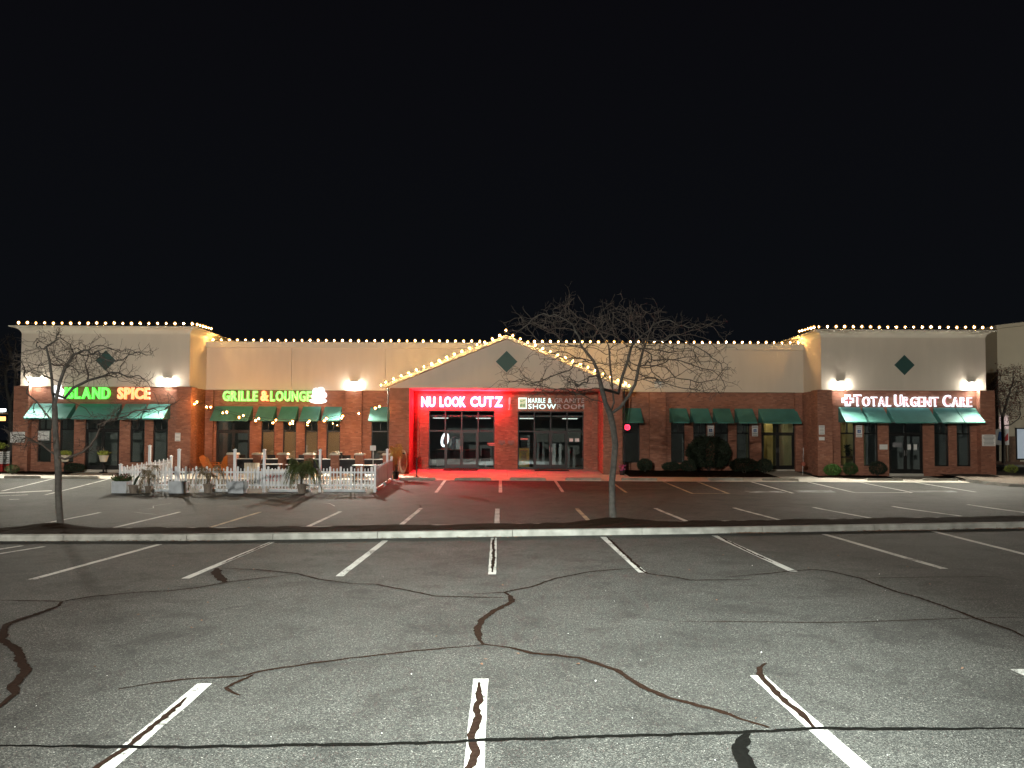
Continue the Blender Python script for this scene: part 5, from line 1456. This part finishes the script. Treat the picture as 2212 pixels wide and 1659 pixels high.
# ------------------------------------------------------------------ bare trees, grown towards points spread through the crown
def grow(base, seeds, attract, step, kill, reach, iters, seed):
    r=np.random.default_rng(seed)
    P=[np.array(base)]; par=[-1]
    for ch in seeds:          # trunk and leader polylines given by hand
        prev=ch[0]
        for q in ch[1]: P.append(np.array(q)); par.append(prev); prev=len(P)-1
    P=[p.astype(float) for p in P]; A=np.array(attract); alive=np.ones(len(A),bool)
    locked=len(P)
    for it in range(iters):
        PA=np.array(P); idx=np.where(alive)[0]
        if len(idx)==0: break
        d=np.linalg.norm(A[idx][:,None,:]-PA[None,:,:],axis=2); nn=d.argmin(1); dm=d.min(1)
        ok=dm<reach; acc={}
        for i,n_,o in zip(idx,nn,ok):
            if o: acc.setdefault(n_,[]).append(A[i]-PA[n_])
        added=0
        for n_,vs_ in acc.items():
            v=np.sum([q/np.linalg.norm(q) for q in vs_],axis=0); l=np.linalg.norm(v)
            v=v/l if l>1e-6 else r.normal(size=3)
            v=v+r.normal(size=3)*.28
            if par[n_]>=0: v+= .35*(PA[n_]-PA[par[n_]])/max(1e-6,np.linalg.norm(PA[n_]-PA[par[n_]]))
            v/=np.linalg.norm(v); q=PA[n_]+v*step*r.uniform(.8,1.2)
            P.append(q); par.append(n_); added+=1
        PA=np.array(P)
        if added==0: break
        new=PA[-added:]
        dd=np.linalg.norm(A[:,None,:]-new[None,:,:],axis=2).min(1); alive&=dd>kill
    return P,par
def tree(name,label,base,chains,attract,trunk_r,step,kill,reach,seed,tip=.0036,twigs=2,power=2.35,twl=.22,material="bark",iters=70,split=.03,twigmat="twig"):
    P,par=grow(base,chains,attract,step,kill,reach,iters,seed)
    r=np.random.default_rng(seed+1)
    n0=len(P); ch=[0]*n0
    for i in range(1,n0): ch[par[i]]+=1
    for i in range(n0):
        k=twigs if ch[i]==0 else (1 if r.uniform()<.27 else 0)
        if i<6: k=0
        for _ in range(k):
            d=P[i]-P[par[i]]; d/=np.linalg.norm(d); v=d+r.normal(size=3)*.75; v[2]+=.15; v/=np.linalg.norm(v)
            L=twl*r.uniform(.5,1.5); a=P[i]+v*L*.5; v2=v+r.normal(size=3)*.4; v2/=np.linalg.norm(v2)
            P.append(a); par.append(i); P.append(a+v2*L*.5); par.append(len(P)-2)
            if r.uniform()<.45:
                v3=v+r.normal(size=3)*.9; v3/=np.linalg.norm(v3); P.append(a+v3*L*.4); par.append(len(P)-3+0 if False else len(P)-2-0)
                par[-1]=len(P)-3
    N=len(P); kids=[[] for _ in range(N)]
    for i in range(1,N): kids[par[i]].append(i)
    rad=[0.0]*N
    for i in range(N-1,-1,-1):
        pass
    order=[];st=[0]
    while st:
        i=st.pop(); order.append(i); st.extend(kids[i])
    for i in reversed(order):
        rad[i]=tip if not kids[i] else max(sum(rad[k]**power for k in kids[i])**(1/power),tip)
    s=trunk_r/rad[0]; rad=[max(tip*.8,x*(s if x>split else 1+(s-1)*max(0,(x-tip)/(split-tip)))) for x in rad]
    t=thing(name,label,"tree",tuple(base))
    tm=M(); cm=M()
    # chains: follow the thickest child so that limbs are continuous tubes
    used=set(); heads=[(0,None)]
    while heads:
        i,p=heads.pop()
        line=[i] if p is None else [p,i]
        while kids[i]:
            k=max(kids[i],key=lambda q:rad[q])
            for q in kids[i]:
                if q!=k: heads.append((q,i))
            line.append(k); i=k
        rr_=[rad[q] for q in line]
        if p is not None: rr_[0]=rr_[1]
        big=max(rr_)
        (tm if big>trunk_r*.40 else cm).tube([P[q] for q in line],rr_,9 if big>.05 else (5 if big>.018 else 3))
    tm.v[:]=[tuple(v) for v in tm.v]
    tm.build("trunk",MAT[material],t,smooth=True)
    cm.build("crown",MAT[twigmat],t,smooth=True)
    return t,P
def vpath(*q): return [np.array(v) for v in q]
YC=TREE_C.y; rs=np.random.default_rng(3)
def tp(px,py,dy=0.0,Y=YC): p=at(px,py,Y+dy); return np.array(p)
base=np.array([TREE_C.x,TREE_C.y,G(TREE_C.x,TREE_C.y)+.16])
# nodes: 0 base; trunk 1..6
trunk=[tp(1322,1085),tp(1322,1040),tp(1326,1000),tp(1329,960),tp(1324,920),tp(1318,895)]
lim1=[tp(1308,872,.0),tp(1300,840,-.05),tp(1292,805,-.1),tp(1282,780,-.15),tp(1262,755,-.2)]
lim2=[tp(1326,870,.15),tp(1322,830,.2),tp(1318,790,.25),tp(1316,755,.3)]
lim3=[tp(1340,880,-.1),tp(1358,855,-.1),tp(1372,830,-.15),tp(1380,790,-.2),tp(1390,755,-.2),tp(1398,735,-.1)]
lim4=[tp(1300,885,-.3),tp(1270,868,-.6),tp(1225,862,-.8),tp(1180,850,-.9)]
lim5=[tp(1336,850,.3),tp(1344,815,.6),tp(1356,780,.8),tp(1364,750,1.0)]
chains=[(0,trunk),(6,lim1),(6,lim2),(6,lim3),(8,lim5)]
def blobs(lst,f,dyy):
    out=[]
    for px,py,sx,sy,n,*o in lst:
        c=rs.normal(0,dyy) if not o else o[0]
        for _ in range(int(n*.8)): out.append(f(px+rs.normal(0,sx*.62),py+rs.normal(0,sy*.62),max(-2.6,min(2.6,c+rs.normal(0,.55)))))
    return out
att=blobs([(1150,826,50,16,70,-1.2),(1115,800,25,12,25,-1.0),(1135,702,42,18,70,.2),(1195,690,45,24,110,-.6),(1236,655,10,28,26,.0),(1215,665,16,12,16,.1),(1275,715,60,32,190,.8),(1215,765,55,26,120,1.2),
 (1330,692,45,28,120,-.9),(1388,688,35,30,95,.7),(1305,662,16,14,14,.3),(1420,672,14,12,12,-.3),(1405,757,45,32,120,-1.2),(1455,712,40,22,90,.3),(1475,768,48,22,110,1.0),(1535,796,36,18,70,-.4),(1520,842,38,14,60,-.9),(1510,706,36,10,40,.6),(1548,690,16,8,12,.6),
 (1345,785,45,26,80,1.5),(1265,812,50,26,90,-1.6),(1425,822,45,16,70,1.3),(1190,845,45,12,40,.8),(1250,850,40,16,50,-.6),(1570,745,14,16,10,-.4)],tp,.8)
tree("bare_tree","tall bare tree with a wide tangled crown in front of the dark showroom sign",base,chains,att,.088,.15,.15,1.3,5,power=2.05)
YL=TREE_L.y
base=np.array([TREE_L.x,TREE_L.y,G(TREE_L.x,TREE_L.y)+.16])
T=lambda px,py,dy=0: tp(px,py,dy,YL)
trunk=[T(128,1100),T(126,1060),T(126,1020),T(124,985),T(121,950),T(119,915),T(118,880)]
chains=[(0,trunk),(7,[T(114,850,.1),T(112,820,.1),T(107,780,.2),T(100,750,.2)]),(7,[T(124,850,-.1),T(130,825,-.1),T(140,795,-.15),T(160,765,-.2)]),
        (4,[T(140,992,-.1),T(160,984,-.2),T(180,976,-.25)]),(4,[T(108,975,.1),T(90,960,.15),T(68,952,.2)]),(6,[T(100,895,.2),T(80,868,.3),T(58,850,.4)]),(8,[T(140,860,.3),T(158,838,.5),T(190,822,.6),T(225,812,.7)])]
att=blobs([(62,768,26,28,50,.4),(45,800,16,26,26,.2),(108,745,24,22,55,.6),(150,752,28,22,70,-.5),(195,768,30,24,80,.5),(232,776,28,22,60,-.8),(283,764,28,9,36,-.7),(312,756,14,6,10,-.7),(255,808,38,14,55,.9),(296,826,24,9,24,.9),
 (90,800,28,24,50,-.6),(180,806,34,18,60,.2),(140,786,22,22,50,.9),(48,958,26,12,40,.3),(28,938,12,14,18,.2),(80,940,20,14,20,.4),(190,966,28,10,22,-.3),(245,905,50,14,60,-.4),(330,890,32,10,34,-.6),(370,868,18,10,12,-.6),(70,900,22,18,26,.6)],T,.5)
tree("bare_tree","smaller bare tree with low dark branches in front of the ISLAND SPICE sign",base,chains,att,.088,.13,.135,1.2,9,power=2.05)

# ------------------------------------------------------------------ beyond the building
YN=62.0
def nx(px): return at(px,900,YN).x
zt=at(2170,711,YN).z; zg=.55
t=thing("neighbour_building","tall plain tan building beyond the right end of the shops","building",(50,YN,zg))
xl=nx(2157); M().prism([(xl,zg-.5),(74,zg-.5),(74,zt+4.2),(xl,zt)],'y',YN,YN+14).build("wall",MAT["tan"],t); M().prism([(xl-.15,zt+.003),(74.2,zt+4.203),(74.2,zt+4.5),(xl-.15,zt+.3)],'y',YN-.15,YN+14.1).build("parapet",MAT["tan"],t)  # wall starts at the tower's shadow edge, leaving a dark gap for that shade
q=nx(2192); w=M(); w.box(q,q+1.9,YN-.06,YN-.003,1.0,3.6); wf=w.build("window_frame",MAT["frame"],t); M().box(q+.12,q+1.8,YN-.075,YN-.062,1.1,3.5).build("pane",mat("pale_lit_pane",(.5,.55,.6),.3,emit=(.6,.75,.9),strength=.22),wf)
q=nx(2177); M().box(q,q+.9,YN-.05,YN-.003,.5,2.9).build("door",MAT["wood"],t)
q=nx(2164); M().box(q-.2,q+.5,YN-.08,YN-.003,2.9,4.6).build("lit_panel",mat("rosy_lit_panel",(.6,.5,.5),.6,emit=(1,.72,.68),strength=.35),t)
Y=55.0; a=at(2148,961,Y); b=at(2178.5,927,Y)
t=thing("sign_board","white sign board with red and blue picture beyond the right tower","sign board",((a.x+b.x)/2,Y,.7))
M().box(a.x-.6,b.x,Y-.04,Y,a.z,b.z).build("panel",MAT["paper"],t)
for x in (a.x-.4,b.x-.15): M().box(x-.05,x+.05,Y+.002,Y+.09,.5,b.z-.1).build("post",MAT["wood"],t)
w=b.x-a.x; h=b.z-a.z
M().prism([(a.x+w*.55,a.z+h*.15),(b.x-.06,a.z+h*.3),(b.x-.06,a.z+h*.75),(a.x+w*.8,a.z+h*.62),(a.x+w*.6,a.z+h*.3)],'y',Y-.05,Y-.042).build("red_shape",MAT["redink"],t)
M().prism([(a.x+w*.2,a.z+h*.3),(a.x+w*.5,a.z+h*.25),(a.x+w*.55,a.z+h*.8),(a.x+w*.3,a.z+h*.85)],'y',Y-.05,Y-.042).build("blue_shape",MAT["blueink"],t)
# bank with kerb and a tree with russet leaves
ga=gpt(2150,985); 
m=M(); rows=[]
for i in range(25):
    for k in range(9):
        x=30+i*1.2; y=52.2+k*.9; e=min(1,3*k/8,3*(8-k)/8); rows.append((x,y,G(x,y)+.02+e*(.22+.05*smooth_noise(x*.8,y*.8))))
m.v=rows; m.f=[(i*9+k,(i+1)*9+k,(i+1)*9+k+1,i*9+k+1) for i in range(24) for k in range(8)]
m.build("planted_bank",MAT["litter"],kind="structure")
m=M()
for i in range(10): m.box(30+i*3+.01,33+i*3-.01,52.0,52.18,G(32,52)-.05,G(32,52)+.15)
m.build("kerb_stone",MAT["kerb"],kerb)
YB=54.0; B=lambda px,py,dy=0: tp(px,py,dy,YB)
base=np.array([at(2167,970,YB).x,YB,G(36,YB)+.2])
chains=[(0,[B(2167,945),B(2166,920),B(2165,905)]),(3,[B(2160,885,.2),B(2156,860,.3)]),(3,[B(2170,885,-.1),B(2178,855,-.1)]),(2,[B(2182,918,.1),B(2200,905,.2)])]
att=[]
while len(att)<420:
    u=rs.uniform(-1,1,3)
    if (u**2).sum()<1: att.append(B(2178+u[0]*46,845+u[2]*62,u[1]*1.7))
tr,PP=tree("young_tree","young tree with russet leaves left on it beyond the right tower",base,chains,att,.11,.25,.24,2.2,21,tip=.006,twl=.3,twigs=2,twigmat="paletwig",material="paletwig")
fm=M(); rr=random.Random(55)
for q in PP:
    if rr.random()<.42 and q[2]>3.2:
        for _ in range(2): leaf_quad(fm,Vector(q)+Vector((rr.gauss(0,.15),rr.gauss(0,.15),rr.gauss(0,.15))),Vector((rr.gauss(0,1),rr.gauss(0,1),-.3)),.13,.04,rr)
fm.build("russet_foliage",MAT["redleaf"],tr)
YG=66.0  # added dark foliage mass in place of the tower's shadow on the tan wall
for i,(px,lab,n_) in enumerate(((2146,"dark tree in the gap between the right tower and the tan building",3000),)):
    x=at(px,900,YG).x; t=thing("shadow_standin_tree",lab,"tree",(x,YG,.8)); M().tube([(x,YG,.4),(x+.1,YG,4),(x,YG,9)],[.2,.14,.04],7).build("trunk",MAT["twig"],t)
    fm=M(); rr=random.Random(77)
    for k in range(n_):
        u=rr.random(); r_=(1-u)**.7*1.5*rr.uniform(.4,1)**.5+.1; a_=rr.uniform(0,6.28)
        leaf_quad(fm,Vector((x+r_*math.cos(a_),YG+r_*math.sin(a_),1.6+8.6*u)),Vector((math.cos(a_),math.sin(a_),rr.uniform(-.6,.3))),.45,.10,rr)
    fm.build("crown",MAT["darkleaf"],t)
# left: far lit canopy and dim trees
Y=95.0; a=at(-60,912,Y); b=at(13,880,Y)
t=thing("lit_canopy","distant orange lit canopy with a white lamp at the far left edge","canopy",(b.x-3,Y,.8))
M().box(b.x-9,b.x,Y,Y+5,at(0,893,Y).z,at(0,889,Y).z).build("roof_slab",MAT["white"],t)
M().box(b.x-9,b.x,Y-.06,Y-.003,at(0,909,Y).z,at(0,900,Y).z).build("lit_fascia",glow("orange_lit_fascia",(1.0,.42,.12),3.0),t)
M().box(b.x-1.7,b.x-.2,Y-.05,Y+.3,at(0,889,Y).z+.02,at(0,883,Y).z).build("lamp",glow("white_lamp",(.95,1.0,1.0),9.0),t)
for x in (b.x-8.5,b.x-.6): M().box(x-.15,x+.15,Y+2,Y+2.3,.6,at(0,893,Y).z-.003).build("column",MAT["white"],t)
for i,(px,Yt,lab) in enumerate(((22,60,"dim bare tree behind the left tower, nearest its corner"),(-25,66,"dim bare tree at the far left edge of the picture"))):
    Bt=lambda qx,qy,dy=0: tp(qx,qy,dy,Yt)
    base=np.array([at(px,960,Yt).x,Yt,.75]); att=[]
    while len(att)<260:
        u=rs.uniform(-1,1,3)
        if (u**2).sum()<1: att.append(Bt(px+u[0]*42,800+u[2]*75,u[1]*2))
    tree("bare_tree",lab,base,[(0,[Bt(px,930),Bt(px+1,900),Bt(px,870)]),(3,[Bt(px-8,840),Bt(px-10,810)]),(3,[Bt(px+9,845),Bt(px+12,815)])],att,.16,.32,.32,2.6,60+i,tip=.009,twl=.4)
